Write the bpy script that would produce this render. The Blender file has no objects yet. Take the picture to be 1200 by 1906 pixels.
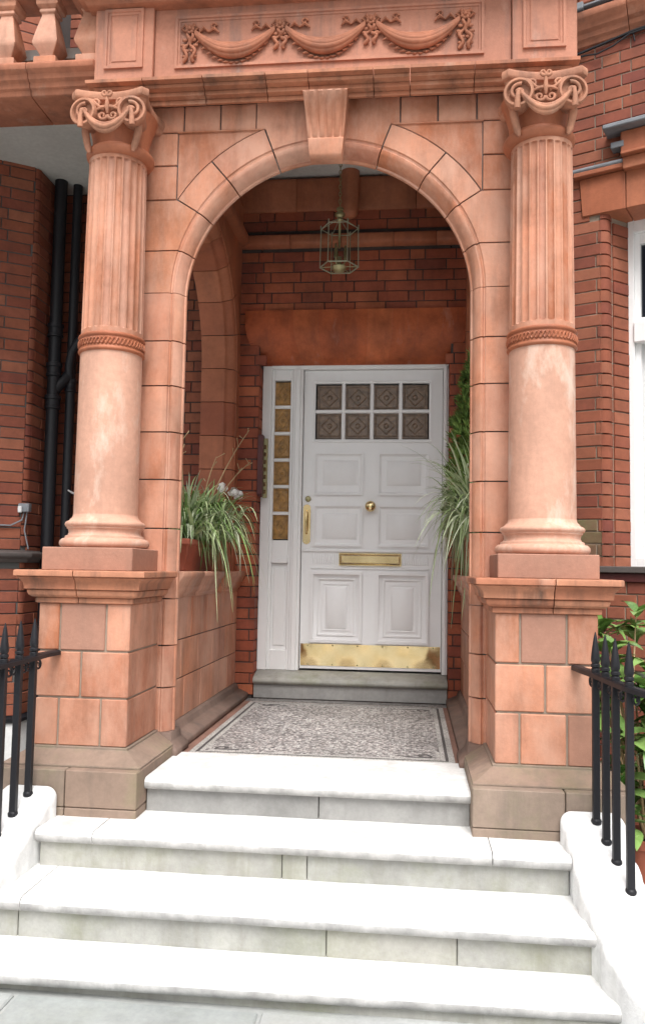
import bpy, bmesh, math, random
from mathutils import Vector, Matrix
random.seed(7)
S = bpy.context.scene
C = bpy.context.collection
PI = math.pi

# ------------------------------------------------------------------ camera
CAM = Vector((0.4483, -4.0504, 1.5298)); YAW, PITCH, ROLL, FREL = 0.1082, 0.069, 0.0173, 1526.22 / 1906
_f = Vector((-math.sin(YAW) * math.cos(PITCH), math.cos(YAW) * math.cos(PITCH), math.sin(PITCH)))
_r = Vector((math.cos(YAW), math.sin(YAW), 0)); _u = _r.cross(_f)
_R = _r * math.cos(ROLL) + _u * math.sin(ROLL); _U = _u * math.cos(ROLL) - _r * math.sin(ROLL)
cd = bpy.data.cameras.new('camera'); cam = bpy.data.objects.new('camera', cd); C.objects.link(cam)
cd.sensor_fit = 'VERTICAL'; cd.sensor_height = 24; cd.lens = 24 * FREL; cd.clip_start = .05; cd.clip_end = 2000
m = Matrix.Identity(4)
for i in range(3): m[i][0], m[i][1], m[i][2], m[i][3] = _R[i], _U[i], -_f[i], CAM[i]
cam.matrix_world = m; S.camera = cam
def inframe(p, mg=30):
    v = Vector(p) - CAM; z = v.dot(_f)
    if z < .2: return False
    x = 600 + 1526 * v.dot(_R) / z; y = 953 - 1526 * v.dot(_U) / z
    return -mg < x < 1200 + mg and -mg < y < 1906 + mg

# ------------------------------------------------------------------ light
SUN_EL, SUN_AZ = math.radians(57), math.radians(170)     # azimuth: the sun stands in the south-west, behind the camera
W = bpy.data.worlds.new('World'); S.world = W; W.use_nodes = True
wn = W.node_tree; bg = wn.nodes['Background']
sky = wn.nodes.new('ShaderNodeTexSky'); sky.sky_type = 'NISHITA'; sky.sun_disc = False
sky.sun_elevation = SUN_EL; sky.sun_rotation = SUN_AZ; sky.air_density = 1.0; sky.dust_density = 6.0; sky.ozone_density = 1.0
hs = wn.nodes.new('ShaderNodeHueSaturation'); hs.inputs['Saturation'].default_value = .22      # cloud veil
wn.links.new(sky.outputs[0], hs.inputs['Color']); wn.links.new(hs.outputs[0], bg.inputs['Color'])
bg.inputs['Strength'].default_value = 0.12
sl = bpy.data.lights.new('sun', 'SUN'); sl.energy = 1.5; sl.angle = math.radians(30); sl.color = (1, .985, .97)
sun = bpy.data.objects.new('sun', sl); C.objects.link(sun)
sd = Vector((math.sin(SUN_AZ) * math.cos(SUN_EL), math.cos(SUN_AZ) * math.cos(SUN_EL), math.sin(SUN_EL)))
sun.rotation_euler = sd.to_track_quat('Z', 'Y').to_euler(); sun.location = (0, -5, 12)
S.view_settings.view_transform = 'Standard'; S.view_settings.look = 'None'; S.view_settings.gamma = 1
S.view_settings.use_curve_mapping = False; S.view_settings.exposure = 0.76
S.render.engine = 'CYCLES'; S.cycles.max_bounces = 8; S.cycles.diffuse_bounces = 5; S.cycles.use_denoising = True

# ------------------------------------------------------------------ materials
def nn(nt, typ, **kw):
    n = nt.nodes.new(typ)
    for k, v in kw.items(): setattr(n, k, v)
    return n
def newmat(name, rough=.7, spec=.3, metal=0.0, col=(.5, .5, .5)):
    mt = bpy.data.materials.new(name); mt.use_nodes = True
    b = mt.node_tree.nodes['Principled BSDF']
    b.inputs['Roughness'].default_value = rough; b.inputs['Specular IOR Level'].default_value = spec
    b.inputs['Metallic'].default_value = metal; b.inputs['Base Color'].default_value = (*col, 1)
    return mt
def ramp(nt, fac, stops):
    r = nn(nt, 'ShaderNodeValToRGB'); e = r.color_ramp.elements
    while len(e) < len(stops): e.new(.5)
    for q, (p, c) in zip(e, stops): q.position = p; q.color = (*c, 1) if len(c) == 3 else c
    nt.links.new(fac, r.inputs['Fac']); return r.outputs['Color']
def noise(nt, vec, scale, detail=4, rough=.55):
    n = nn(nt, 'ShaderNodeTexNoise'); n.inputs['Scale'].default_value = scale; n.inputs['Detail'].default_value = detail
    n.inputs['Roughness'].default_value = rough; nt.links.new(vec, n.inputs['Vector']); return n.outputs['Fac']
def mix(nt, fac, a, b, mode='MIX'):
    x = nn(nt, 'ShaderNodeMix', data_type='RGBA', blend_type=mode)
    for s, v in ((x.inputs['Factor'], fac), (x.inputs['A'], a), (x.inputs['B'], b)):
        if hasattr(v, 'is_linked') or hasattr(v, 'links'): nt.links.new(v, s)
        else: s.default_value = v if not isinstance(v, tuple) else (*v, 1)
    return x.outputs['Result']
def g(v): return (v, v, v)
def stone(name, cols, rough=.75, stain=(.12, .1, .09), streak=.35, pale=0.0, palecol=(.8, .7, .62), bump=.25, vary=.3, big=2.2, spec=.25, green=0.0, lo=.58, hi=.72, grain=.1):
    """weathered mineral surface: tone per piece, cloudy mottling, run-down streaks, fine grain"""
    mt = newmat(name, rough, spec); nt = mt.node_tree; b = nt.nodes['Principled BSDF']
    geo = nn(nt, 'ShaderNodeNewGeometry'); oi = nn(nt, 'ShaderNodeObjectInfo')
    ad = nn(nt, 'ShaderNodeMath', operation='ADD'); nt.links.new(geo.outputs['Random Per Island'], ad.inputs[0]); nt.links.new(oi.outputs['Random'], ad.inputs[1])
    fr = nn(nt, 'ShaderNodeMath', operation='FRACT'); nt.links.new(ad.outputs[0], fr.inputs[0]); rnd = fr.outputs[0]
    if len(cols) == 1: cols = [cols[0], cols[0]]
    base = ramp(nt, rnd, [(i / (len(cols) - 1), c) for i, c in enumerate(cols)])
    pos = geo.outputs['Position']
    n1 = noise(nt, pos, big, 6, .62)
    base = mix(nt, 1.0, base, ramp(nt, n1, [(.3, g(1 - vary)), (.7, g(1 + vary * .55))]), 'MULTIPLY')
    n2 = noise(nt, pos, 34, 4, .7)
    base = mix(nt, 1.0, base, ramp(nt, n2, [(.3, g(1 - grain)), (.72, g(1 + grain * .7))]), 'MULTIPLY')
    if streak:
        vm = nn(nt, 'ShaderNodeVectorMath', operation='MULTIPLY'); nt.links.new(pos, vm.inputs[0]); vm.inputs[1].default_value = (9, 9, 1.1)
        n3 = noise(nt, vm.outputs[0], 1.0, 6, .65)
        fac = ramp(nt, n3, [(.5, g(0)), (.78, g(streak))])
        base = mix(nt, fac, base, stain)
    if pale:
        vp = nn(nt, 'ShaderNodeVectorMath', operation='MULTIPLY'); nt.links.new(pos, vp.inputs[0]); vp.inputs[1].default_value = (6.5, 6.5, 2.6)
        n4 = noise(nt, vp.outputs[0], 1.0, 8, .66)
        base = mix(nt, ramp(nt, n4, [(lo, g(0)), (hi, g(pale))]), base, palecol)
    if green:
        n5 = noise(nt, pos, 3.0, 6, .7)
        base = mix(nt, ramp(nt, n5, [(.48, g(0)), (.7, g(green))]), base, (.2, .22, .1))
    nt.links.new(base, b.inputs['Base Color'])
    rr = nn(nt, 'ShaderNodeMapRange'); rr.inputs['To Min'].default_value = rough - .12; rr.inputs['To Max'].default_value = min(1, rough + .12)
    nt.links.new(n1, rr.inputs['Value']); nt.links.new(rr.outputs[0], b.inputs['Roughness'])
    if bump:
        bp = nn(nt, 'ShaderNodeBump'); bp.inputs['Strength'].default_value = bump; bp.inputs['Distance'].default_value = .006
        n6 = noise(nt, pos, 90, 5, .7); nt.links.new(n6, bp.inputs['Height']); nt.links.new(bp.outputs[0], b.inputs['Normal'])
    return mt
TERRA = stone('terracotta', [(.47, .19, .10), (.57, .275, .18), (.40, .14, .068), (.55, .255, .16), (.44, .165, .085), (.60, .32, .225), (.42, .17, .105), (.53, .23, .135)], .6, stain=(.17, .085, .055), streak=.75, pale=.55, palecol=(.60, .36, .265), vary=.34, lo=.4, hi=.64, big=3.4)
ATTIC = stone('terracotta_streaked', [(.49, .225, .15), (.46, .205, .135)], .68, stain=(.14, .11, .10), streak=.9, pale=.35, palecol=(.66, .50, .42), vary=.3)
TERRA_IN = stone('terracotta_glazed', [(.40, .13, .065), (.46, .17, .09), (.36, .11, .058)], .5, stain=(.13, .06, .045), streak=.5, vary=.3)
TERRA_OLD = stone('terracotta_weathered', [(.41, .165, .095), (.37, .145, .085)], .75, stain=(.11, .065, .05), streak=.75, pale=.3, palecol=(.56, .40, .31), vary=.35, big=5)
LEDGE = stone('terracotta_ledge', [(.44, .18, .10), (.49, .22, .13), (.41, .16, .09)], .65, stain=(.07, .05, .04), streak=.95, pale=.45, palecol=(.6, .38, .28), vary=.3, big=4)
CARVED = stone('terracotta_carving', [(.47, .225, .14), (.44, .20, .125)], .75, stain=(.13, .075, .055), streak=.8, pale=.5, palecol=(.58, .40, .30), vary=.35, big=9)
PATCH = stone('terracotta_repair', [(.37, .19, .13), (.40, .21, .15)], .8, stain=(.2, .13, .1), streak=.3, vary=.12)
PLINTH = stone('sandstone_plinth', [(.265, .20, .155), (.28, .215, .17), (.27, .185, .14)], .85, stain=(.12, .10, .085), streak=.65, vary=.3, green=.35)
BASEGREY = stone('sooty_base', [(.24, .15, .115), (.2, .145, .12)], .8, stain=(.09, .085, .08), streak=.6, vary=.4)
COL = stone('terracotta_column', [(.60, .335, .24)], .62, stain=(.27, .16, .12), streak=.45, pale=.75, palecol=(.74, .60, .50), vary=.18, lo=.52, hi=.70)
BRICK = stone('red_brick', [(.27, .08, .045), (.31, .105, .06), (.24, .07, .045), (.33, .12, .07), (.28, .09, .05), (.21, .062, .045)], .8, stain=(.1, .045, .04), streak=.3, vary=.25, big=6)
BRICK_SOOT = stone('sooty_brick', [(.36, .095, .048), (.31, .08, .043), (.40, .12, .058), (.25, .068, .043), (.37, .10, .05)], .72, stain=(.07, .035, .03), streak=.4, vary=.35, big=4)
MORTAR = stone('grey_mortar', [(.125, .12, .115)], .95, streak=.3, vary=.4, stain=(.07, .06, .06))
MORTAR_L = stone('pale_mortar', [(.34, .27, .21)], .95, streak=.3, vary=.3)
MORTAR_D = stone('sooty_mortar', [(.075, .06, .055)], .95, streak=.2, vary=.4)
LINTEL = stone('rubbed_brick', [(.46, .115, .042), (.43, .10, .038), (.49, .13, .05)], .45, stain=(.16, .05, .03), streak=.7, pale=.55, palecol=(.44, .22, .16), vary=.4, big=5)
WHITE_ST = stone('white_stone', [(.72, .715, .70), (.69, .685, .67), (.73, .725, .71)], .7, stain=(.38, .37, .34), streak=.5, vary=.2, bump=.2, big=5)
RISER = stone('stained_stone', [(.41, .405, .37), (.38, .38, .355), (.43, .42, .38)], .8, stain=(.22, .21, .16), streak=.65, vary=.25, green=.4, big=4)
NOSE = stone('grey_nosing', [(.50, .49, .475), (.46, .455, .445)], .75, stain=(.22, .21, .2), streak=.5, pale=.7, palecol=(.66, .655, .64), vary=.35, big=9)
GREY_ST = stone('grey_stone', [(.33, .325, .31), (.30, .295, .285)], .7, stain=(.18, .17, .16), streak=.5, vary=.3)
LIMEWASH = stone('white_masonry_paint', [(.80, .80, .79)], .8, stain=(.36, .36, .30), streak=.4, vary=.12, bump=.5)
FLAG = stone('york_stone', [(.36, .38, .37), (.42, .43, .42), (.33, .35, .36)], .75, stain=(.2, .21, .2), streak=0, vary=.3, green=.15)
PLASTER = stone('plaster', [(.52, .52, .49)], .9, stain=(.35, .35, .32), streak=.2, vary=.1)
CEIL = stone('ceiling_plaster', [(.66, .65, .62)], .9, stain=(.4, .4, .38), streak=0, vary=.1)
POT = stone('pot_clay', [(.36, .10, .06), (.40, .13, .08)], .7, stain=(.2, .1, .07), streak=.4, vary=.25)
LEAD = stone('lead', [(.22, .23, .25)], .5, stain=(.1, .1, .11), streak=.5, vary=.3, spec=.5)
SOIL = stone('soil', [(.03, .022, .016)], 1, streak=0)
SLATE = stone('dark_sill', [(.10, .085, .08)], .6, streak=.4, vary=.3)
MAROON = stone('maroon_paint', [(.085, .018, .018)], .45, streak=.2, vary=.2, spec=.5)

def paint(name, col, rough=.4, dirt=.12, bump=.05):
    return stone(name, [col], rough, stain=(col[0] * .6, col[1] * .58, col[2] * .54), streak=dirt, vary=.02, bump=bump, spec=.5, grain=.012)
DOORP = paint('door_paint', (.85, .845, .845), .42, .1)
FRAMEP = paint('frame_paint', (.84, .835, .83), .45, .12)
IRON = newmat('black_iron', .5, .35, 0, (.012, .012, .015))
def brassmat():
    mt = newmat('polished_brass', .2, .5, 1, (.75, .58, .3)); nt = mt.node_tree; b = nt.nodes['Principled BSDF']
    geo = nn(nt, 'ShaderNodeNewGeometry'); n = noise(nt, geo.outputs['Position'], 7, 4)
    nt.links.new(ramp(nt, n, [(.3, (.70, .52, .25)), (.7, (.84, .68, .40))]), b.inputs['Base Color'])
    rr = nn(nt, 'ShaderNodeMapRange'); rr.inputs['To Min'].default_value = .1; rr.inputs['To Max'].default_value = .17; nt.links.new(n, rr.inputs['Value']); nt.links.new(rr.outputs[0], b.inputs['Roughness'])
    bp = nn(nt, 'ShaderNodeBump'); bp.inputs['Strength'].default_value = .12; bp.inputs['Distance'].default_value = .02; nt.links.new(noise(nt, geo.outputs['Position'], 3.5, 1), bp.inputs['Height']); nt.links.new(bp.outputs[0], b.inputs['Normal'])
    return mt
BRASS = brassmat()
OLDBRASS = newmat('aged_brass', .4, .5, .8, (.40, .36, .2))
PALEBRASS = newmat('pale_brass', .45, .5, .5, (.40, .41, .30))
def glassy(name, col, rough=.12):
    mt = newmat(name, rough, .6, 0, col); nt = mt.node_tree; b = nt.nodes['Principled BSDF']
    geo = nn(nt, 'ShaderNodeNewGeometry'); bp = nn(nt, 'ShaderNodeBump'); bp.inputs['Strength'].default_value = .35; bp.inputs['Distance'].default_value = .01
    n = noise(nt, geo.outputs['Position'], 30, 3); nt.links.new(n, bp.inputs['Height']); nt.links.new(bp.outputs[0], b.inputs['Normal'])
    nt.links.new(ramp(nt, n, [(.3, tuple(c * .6 for c in col)), (.7, tuple(c * 1.4 for c in col))]), b.inputs['Base Color'])
    return mt
GLASS_B = glassy('brown_textured_glass', (.17, .11, .07), .3)
GLASS_A = glassy('amber_textured_glass', (.34, .18, .05), .3)
GLASS_W = newmat('window_glass', .03, .8, 0, (.015, .018, .025))
LEADCAME = newmat('came', .4, .5, 0, (.03, .027, .025))
CURTAIN = newmat('net_curtain', .9, .1, 0, (.62, .62, .62))
def clearglass():
    mt = bpy.data.materials.new('lantern_glass'); mt.use_nodes = True; nt = mt.node_tree; nt.nodes.clear()
    o = nn(nt, 'ShaderNodeOutputMaterial'); t = nn(nt, 'ShaderNodeBsdfTransparent'); t.inputs[0].default_value = (.9, .92, .9, 1)
    gl = nn(nt, 'ShaderNodeBsdfGlossy'); gl.inputs['Roughness'].default_value = .05
    mx = nn(nt, 'ShaderNodeMixShader'); mx.inputs[0].default_value = .07
    nt.links.new(t.outputs[0], mx.inputs[1]); nt.links.new(gl.outputs[0], mx.inputs[2]); nt.links.new(mx.outputs[0], o.inputs[0]); return mt
GLASS_C = clearglass()
def leafmat(name, cols, rough=.45):
    mt = stone(name, cols, rough, streak=0, vary=.25, bump=0, big=9, spec=.4); b = mt.node_tree.nodes['Principled BSDF']
    return mt
LEAF_V = leafmat('variegated_leaf', [(.14, .25, .07), (.46, .52, .30), (.20, .33, .10), (.11, .20, .05), (.58, .63, .45), (.27, .40, .14), (.42, .50, .26)])
LEAF_S = leafmat('glossy_leaf', [(.08, .18, .04), (.14, .27, .06), (.24, .38, .11), (.10, .2, .05)], .28)
LEAF_C = leafmat('conifer_leaf', [(.08, .15, .03), (.15, .24, .05), (.21, .30, .07), (.06, .12, .03)], .6)
LEAF_W = leafmat('pale_variegated_leaf', [(.22, .32, .11), (.55, .60, .40), (.28, .40, .15), (.62, .66, .50), (.36, .46, .2), (.18, .28, .08)])
STRAW = leafmat('dry_stalk', [(.46, .32, .17), (.55, .4, .23)], .8)
PETAL = leafmat('white_petal', [(.92, .9, .86), (.88, .86, .83)], .6)
def mosaicmat(name, stops, scale):
    mt = newmat(name, .55, .4); nt = mt.node_tree; b = nt.nodes['Principled BSDF']
    geo = nn(nt, 'ShaderNodeNewGeometry'); v = nn(nt, 'ShaderNodeTexVoronoi'); v.inputs['Scale'].default_value = scale; v.inputs['Randomness'].default_value = .8
    nt.links.new(geo.outputs['Position'], v.inputs['Vector'])
    sx = nn(nt, 'ShaderNodeSeparateColor'); nt.links.new(v.outputs['Color'], sx.inputs[0])
    col = ramp(nt, sx.outputs[0], stops)
    v2 = nn(nt, 'ShaderNodeTexVoronoi', feature='DISTANCE_TO_EDGE'); v2.inputs['Scale'].default_value = scale; v2.inputs['Randomness'].default_value = .8
    nt.links.new(geo.outputs['Position'], v2.inputs['Vector'])
    col = mix(nt, ramp(nt, v2.outputs['Distance'], [(.0, g(1)), (.09, g(0))]), col, (.16, .15, .14))
    n = noise(nt, geo.outputs['Position'], 3, 5); col = mix(nt, 1.0, col, ramp(nt, n, [(.3, g(.7)), (.7, g(1.1))]), 'MULTIPLY')
    nt.links.new(col, b.inputs['Base Color'])
    bp = nn(nt, 'ShaderNodeBump'); bp.inputs['Strength'].default_value = .3; bp.inputs['Distance'].default_value = .002
    nt.links.new(v2.outputs['Distance'], bp.inputs['Height']); nt.links.new(bp.outputs[0], b.inputs['Normal'])
    return mt
MOSAIC = mosaicmat('mosaic_field', [(0, (.08, .072, .075)), (.2, (.24, .22, .215)), (.4, (.46, .44, .42)), (.58, (.17, .15, .15)), (.78, (.66, .65, .62)), (1, (.44, .38, .36))], 74)
MOS_WHITE = mosaicmat('mosaic_white', [(0, (.62, .61, .58)), (1, (.5, .49, .46))], 85)
MOS_DARK = mosaicmat('mosaic_dark', [(0, (.05, .05, .055)), (1, (.12, .11, .11))], 85)
MOS_GREY = mosaicmat('mosaic_dull', [(0, (.14, .13, .125)), (.5, (.26, .25, .24)), (1, (.33, .31, .3))], 60)
RED_TILE = stone('red_floor_tile', [(.27, .15, .115), (.3, .17, .13)], .7, streak=0, vary=.35)

# ------------------------------------------------------------------ mesh helpers
class M:
    def __init__(s): s.v = []; s.f = []
    def add(s, vs, fs):
        o = len(s.v); s.v += [tuple(p) for p in vs]; s.f += [tuple(i + o for i in f) for f in fs]; return s
    def box(s, x0, x1, y0, y1, z0, z1):
        return s.add([(x, y, z) for x in (x0, x1) for y in (y0, y1) for z in (z0, z1)], [(0, 1, 3, 2), (4, 6, 7, 5), (0, 4, 5, 1), (2, 3, 7, 6), (0, 2, 6, 4), (1, 5, 7, 3)])
    def prism(s, poly, d0, d1, mp):
        """poly of (h,z) extruded from depth d0 to d1; mp maps (h,z,d) to xyz"""
        n = len(poly)
        vs = [mp(h, z, d0) for h, z in poly] + [mp(h, z, d1) for h, z in poly]
        return s.add(vs, [tuple(range(n)), tuple(range(2 * n - 1, n - 1, -1))] + [(i, (i + 1) % n, n + (i + 1) % n, n + i) for i in range(n)])
    def grid(s, rows, closed_u=False, closed_v=False, cap=False):
        nu = len(rows); nv = len(rows[0]); o = len(s.v); s.v += [tuple(p) for r in rows for p in r]
        for i in range(nu - (0 if closed_u else 1)):
            for j in range(nv - (0 if closed_v else 1)):
                a = o + i * nv + j; b = o + i * nv + (j + 1) % nv; c = o + ((i + 1) % nu) * nv + (j + 1) % nv; d = o + ((i + 1) % nu) * nv + j
                s.f.append((a, b, c, d))
        if cap and closed_v:
            s.f.append(tuple(o + j for j in range(nv))[::-1]); s.f.append(tuple(o + (nu - 1) * nv + j for j in range(nv)))
        return s
    def lathe(s, prof, cx, cy, n=48, fn=None, cap=True):
        rows = []
        for r, z in prof:
            rows.append([(cx + (fn(r, z, 2 * PI * k / n) if fn else r) * math.cos(2 * PI * k / n), cy + (fn(r, z, 2 * PI * k / n) if fn else r) * math.sin(2 * PI * k / n), z) for k in range(n)])
        return s.grid(rows, closed_v=True, cap=cap)
    def tube(s, path, rad, n=8, flat=1.0, up=None, cap=True):
        path = [Vector(p) for p in path]; rows = []; k = len(path); pv = None
        for i, p in enumerate(path):
            t = (path[min(i + 1, k - 1)] - path[max(i - 1, 0)])
            if t.length < 1e-9: t = Vector((0, 0, 1))
            t.normalize()
            if up is not None: a = Vector(up)
            elif pv is None: a = Vector((0, 0, 1)) if abs(t.z) < .9 else Vector((1, 0, 0))
            else: a = pv
            a = a - t * a.dot(t)
            if a.length < 1e-6: a = t.orthogonal()
            a.normalize(); b = t.cross(a); pv = a
            r = rad(i / (k - 1)) if callable(rad) else (rad[i] if isinstance(rad, (list, tuple)) else rad)
            rows.append([p + a * (math.cos(2 * PI * j / n) * r * flat) + b * (math.sin(2 * PI * j / n) * r) for j in range(n)])
        return s.grid(rows, closed_v=True, cap=cap)
    def ball(s, c, r, n=8, sc=(1, 1, 1)):
        rows = []
        for i in range(n // 2 + 1):
            a = PI * min(max(i / (n // 2), .03), .97)
            rows.append([(c[0] + sc[0] * r * math.sin(a) * math.cos(2 * PI * j / n), c[1] + sc[1] * r * math.sin(a) * math.sin(2 * PI * j / n), c[2] + sc[2] * r * math.cos(a)) for j in range(n)])
        return s.grid(rows, closed_v=True, cap=True)
    def build(s, name, mat, parent=None, bevel=0, seg=1, smooth=35, ang=30, jitter=0):
        me = bpy.data.meshes.new(name); me.from_pydata(s.v, [], s.f)
        bm = bmesh.new(); bm.from_mesh(me)
        bmesh.ops.recalc_face_normals(bm, faces=bm.faces)
        if bevel:
            ed = [e for e in bm.edges if len(e.link_faces) == 2 and e.calc_face_angle(0) > math.radians(ang)]
            bmesh.ops.bevel(bm, geom=ed, offset=bevel, segments=seg, affect='EDGES', profile=.5, clamp_overlap=True)
        for f in bm.faces: f.smooth = bool(smooth)
        bm.to_mesh(me); bm.free()
        if smooth: me.set_sharp_from_angle(angle=math.radians(smooth))
        return link(name, me, mat, parent)
LOC = {}
def setpar(o, p):
    o.parent = p
    if p.name in LOC: o.matrix_parent_inverse = Matrix.Translation(-LOC[p.name])
def link(name, me, mat, parent=None):
    if mat and not me.materials: me.materials.append(mat)
    o = bpy.data.objects.new(name, me); C.objects.link(o)
    if parent: setpar(o, parent)
    return o
def tag(o, label=None, cat=None, group=None, kind=None):
    for k, v in (('label', label), ('category', cat), ('group', group), ('kind', kind or ('thing' if cat else None))):
        if v: o[k] = v
    return o
def thing(name, loc, label, cat, group=None):
    o = bpy.data.objects.new(name, None); C.objects.link(o); o.location = loc; LOC[o.name] = Vector(loc); o.empty_display_size = .1
    return tag(o, label, cat, group)
front = lambda h, z, d: (h, d, z)                       # facade coordinates to world
def cornice(path, prof, back=.02, closed=False):
    """mouldings run along a horizontal path (xy points, outside on the right-hand side); prof = (out,z) points bottom to top"""
    mm = M(); pts = [Vector((p[0], p[1])) for p in path]; n = len(pts)
    full = [(-back, prof[0][1])] + list(prof) + [(-back, prof[-1][1])]
    rows = []
    for i, p in enumerate(pts):
        d1 = (p - pts[i - 1]).normalized() if i > 0 else (pts[1] - p).normalized()
        d2 = (pts[i + 1] - p).normalized() if i < n - 1 else d1
        n1 = Vector((d1.y, -d1.x)); n2 = Vector((d2.y, -d2.x)); b = (n1 + n2); b = b / (b.length_squared / 2)
        rows.append([(p.x + b.x * o, p.y + b.y * o, z) for o, z in full])
    mm.grid(rows, closed_v=True, cap=True); return mm
def arcpts(c, zc, r, a0, a1, n):
    return [(c + r * math.sin(a0 + (a1 - a0) * i / n), zc + r * math.cos(a0 + (a1 - a0) * i / n)) for i in range(n + 1)]
def rad(d): return math.radians(d)

# ------------------------------------------------------------------ ground
gm = M().add([(-400, -400, 0.062), (400, -400, .062), (400, 400, .062), (-400, 400, .062)], [(0, 1, 2, 3)])
pavement = tag(gm.build('pavement', FLAG, None, smooth=0), kind='structure')
x = -2.75; random.seed(3)
row_y = -1.262
for rrow in range(4):
    y1 = row_y - .012; y0 = row_y - (.62, .75, .7, .8)[rrow]; x = -3.1 + (.55, .1, .4, .2)[rrow]
    while x < 3:
        w = random.uniform(.62, 1.0)
        if rrow == 0: w = .84
        M().box(x + .006, x + w - .006, y0 + .006, y1 - .006, .04, .072 + random.uniform(-.002, .002)).build('flagstone', FLAG, pavement, .006)
        x += w
    row_y = y0

WALL, DOOR = 1.82, 1.98      # entrance wall plane and door plane

# ------------------------------------------------------------------ bricks
BRM = {}
def brickmesh(w, h, mat, dep=.05):
    w = max(.012, round(w / .004) * .004); key = (w, round(h, 4), mat.name)
    if key not in BRM:
        mm = M(); b = .0035
        # front rim chamfered, back open: 18 faces
        o = [(0, dep), (w, dep), (w, dep), (0, dep)]
        vs = [(0, dep, 0), (w, dep, 0), (w, dep, h), (0, dep, h), (0, b, 0), (w, b, 0), (w, b, h), (0, b, h), (b, 0, b), (w - b, 0, b), (w - b, 0, h - b), (b, 0, h - b)]
        fs = [(8, 9, 10, 11)] + [(4 + i, 4 + (i + 1) % 4, 8 + (i + 1) % 4, 8 + i) for i in range(4)] + [(i, (i + 1) % 4, 4 + (i + 1) % 4, 4 + i) for i in range(4)] + [(3, 2, 1, 0)]
        me = bpy.data.meshes.new('brick'); me.from_pydata(vs, [], fs); me.materials.append(mat); BRM[key] = me
    return BRM[key]
class Bricks:
    """courses of bricks on one wall plane; those in view are objects of their own"""
    def __init__(s, parent, mat, course=.077, joint=.0075):
        s.p = parent; s.mat = mat; s.c = course; s.j = joint; s.rest = M(); s.n = 0
    def field(s, P0, u, s0, s1, z0, z1, allow=None, phase=0, prob=1.0):
        u = Vector((u[0], u[1])).normalized(); nrm = Vector((u.y, -u.x)); ang = math.atan2(u.y, u.x)
        k = 0; z = z0
        while z + s.c * .6 < z1:
            h = min(s.c, z1 - z) - s.j
            header = (k + phase) % 2
            t = s0 - random.uniform(.0, .02) - (.056 if header else 0.0); ivs = []
            i = 0
            while t < s1:
                w = .2235 if (not header) or (i % 3 != 1) else .1115
                ivs.append((max(t, s0), min(t + w - s.j, s1))); t += w; i += 1
            for a, b in ivs:
                spans = allow(z + h / 2) if allow else [(s0, s1)]
                for c, d in spans:
                    a2, b2 = max(a, c), min(b, d)
                    if b2 - a2 < .012: continue
                    off = random.uniform(-.0022, .0022)
                    p = Vector((P0[0] + u.x * a2 + nrm.x * off, P0[1] + u.y * a2 + nrm.y * off, z + random.uniform(-.0012, .0012)))
                    me = brickmesh(b2 - a2, h, s.mat)
                    if inframe(p, 15) and s.n < 296:
                        o = link('brick', me, s.mat, s.p); o.location = p; o.rotation_euler = (0, random.uniform(-.004, .004), ang + random.uniform(-.004, .004)); s.n += 1
                    else:
                        ca, sa = math.cos(ang), math.sin(ang)
                        s.rest.add([(p.x + v.co.x * ca - v.co.y * sa, p.y + v.co.x * sa + v.co.y * ca, p.z + v.co.z) for v in me.vertices], [tuple(f.vertices) for f in me.polygons])
            z += s.c; k += 1
    def finish(s):
        if s.rest.v: tag(s.rest.build('brickwork', s.mat, s.p, smooth=0), kind='stuff')

# ------------------------------------------------------------------ house (entrance wall, door)
house = thing('brick_house', (0, WALL, 0.06), 'red brick house wall around the recessed white front door', 'house')
wm = M(); dj = WALL + .008
# mortar backing: left run, jambs, above the door; real thickness
wm.box(-2.7, -.678, dj, WALL + .5, .0, 7.2); wm.box(.72, 3.2, dj, WALL + .5, .0, 7.2); wm.box(-.67, .712, dj, WALL + .5, 3.425, 7.2); wm.box(-.67, .712, WALL + .155, WALL + .5, 3.02, 3.425); wm.box(-.67, .712, DOOR + .12, WALL + .5, 0, 3.02)
wall = wm.build('wall', MORTAR_D, house, smooth=0)
bk = Bricks(house, BRICK_SOOT, .0775)
def lintel_half(z):        # outline of the flared lintel above the door
    t = (z - 3.04) / (3.42 - 3.04)
    return max(0, min(1, t))
def flare(t): return .13 * (1 - (1 - min(1, t / .8)) ** 2.2)
def allow_in(z):
    if z < 3.03: return [(-.86, -.67), (.712, .90)]
    if z < 3.425:
        e = flare(lintel_half(z - .03)); return [(-.86, -.625 - e), (.682 + e, .9)]
    if 3.89 < z < 4.0: return []
    if z > 4.18: return []
    return [(-.86, .90)]
bk.field((0, WALL), (1, 0), -.86, .90, .62, 4.42, allow_in)
bk.field((-.67, WALL), (0, 1), .012, DOOR - WALL - .03, .62, 3.03, phase=1)          # left door reveal, faces right
bk.field((.712, DOOR), (0, -1), .03, DOOR - WALL - .012, .62, 3.03, phase=1)
bk2 = bk
bko = Bricks(house, BRICK, .0775); bko.n = 150
bko.field((0, WALL), (1, 0), -2.28, -1.0, .5, 4.36)
bko.field((0, WALL), (1, 0), -2.5, 1.4, 4.46, 6.4)
bk.finish(); bko.finish()
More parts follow.
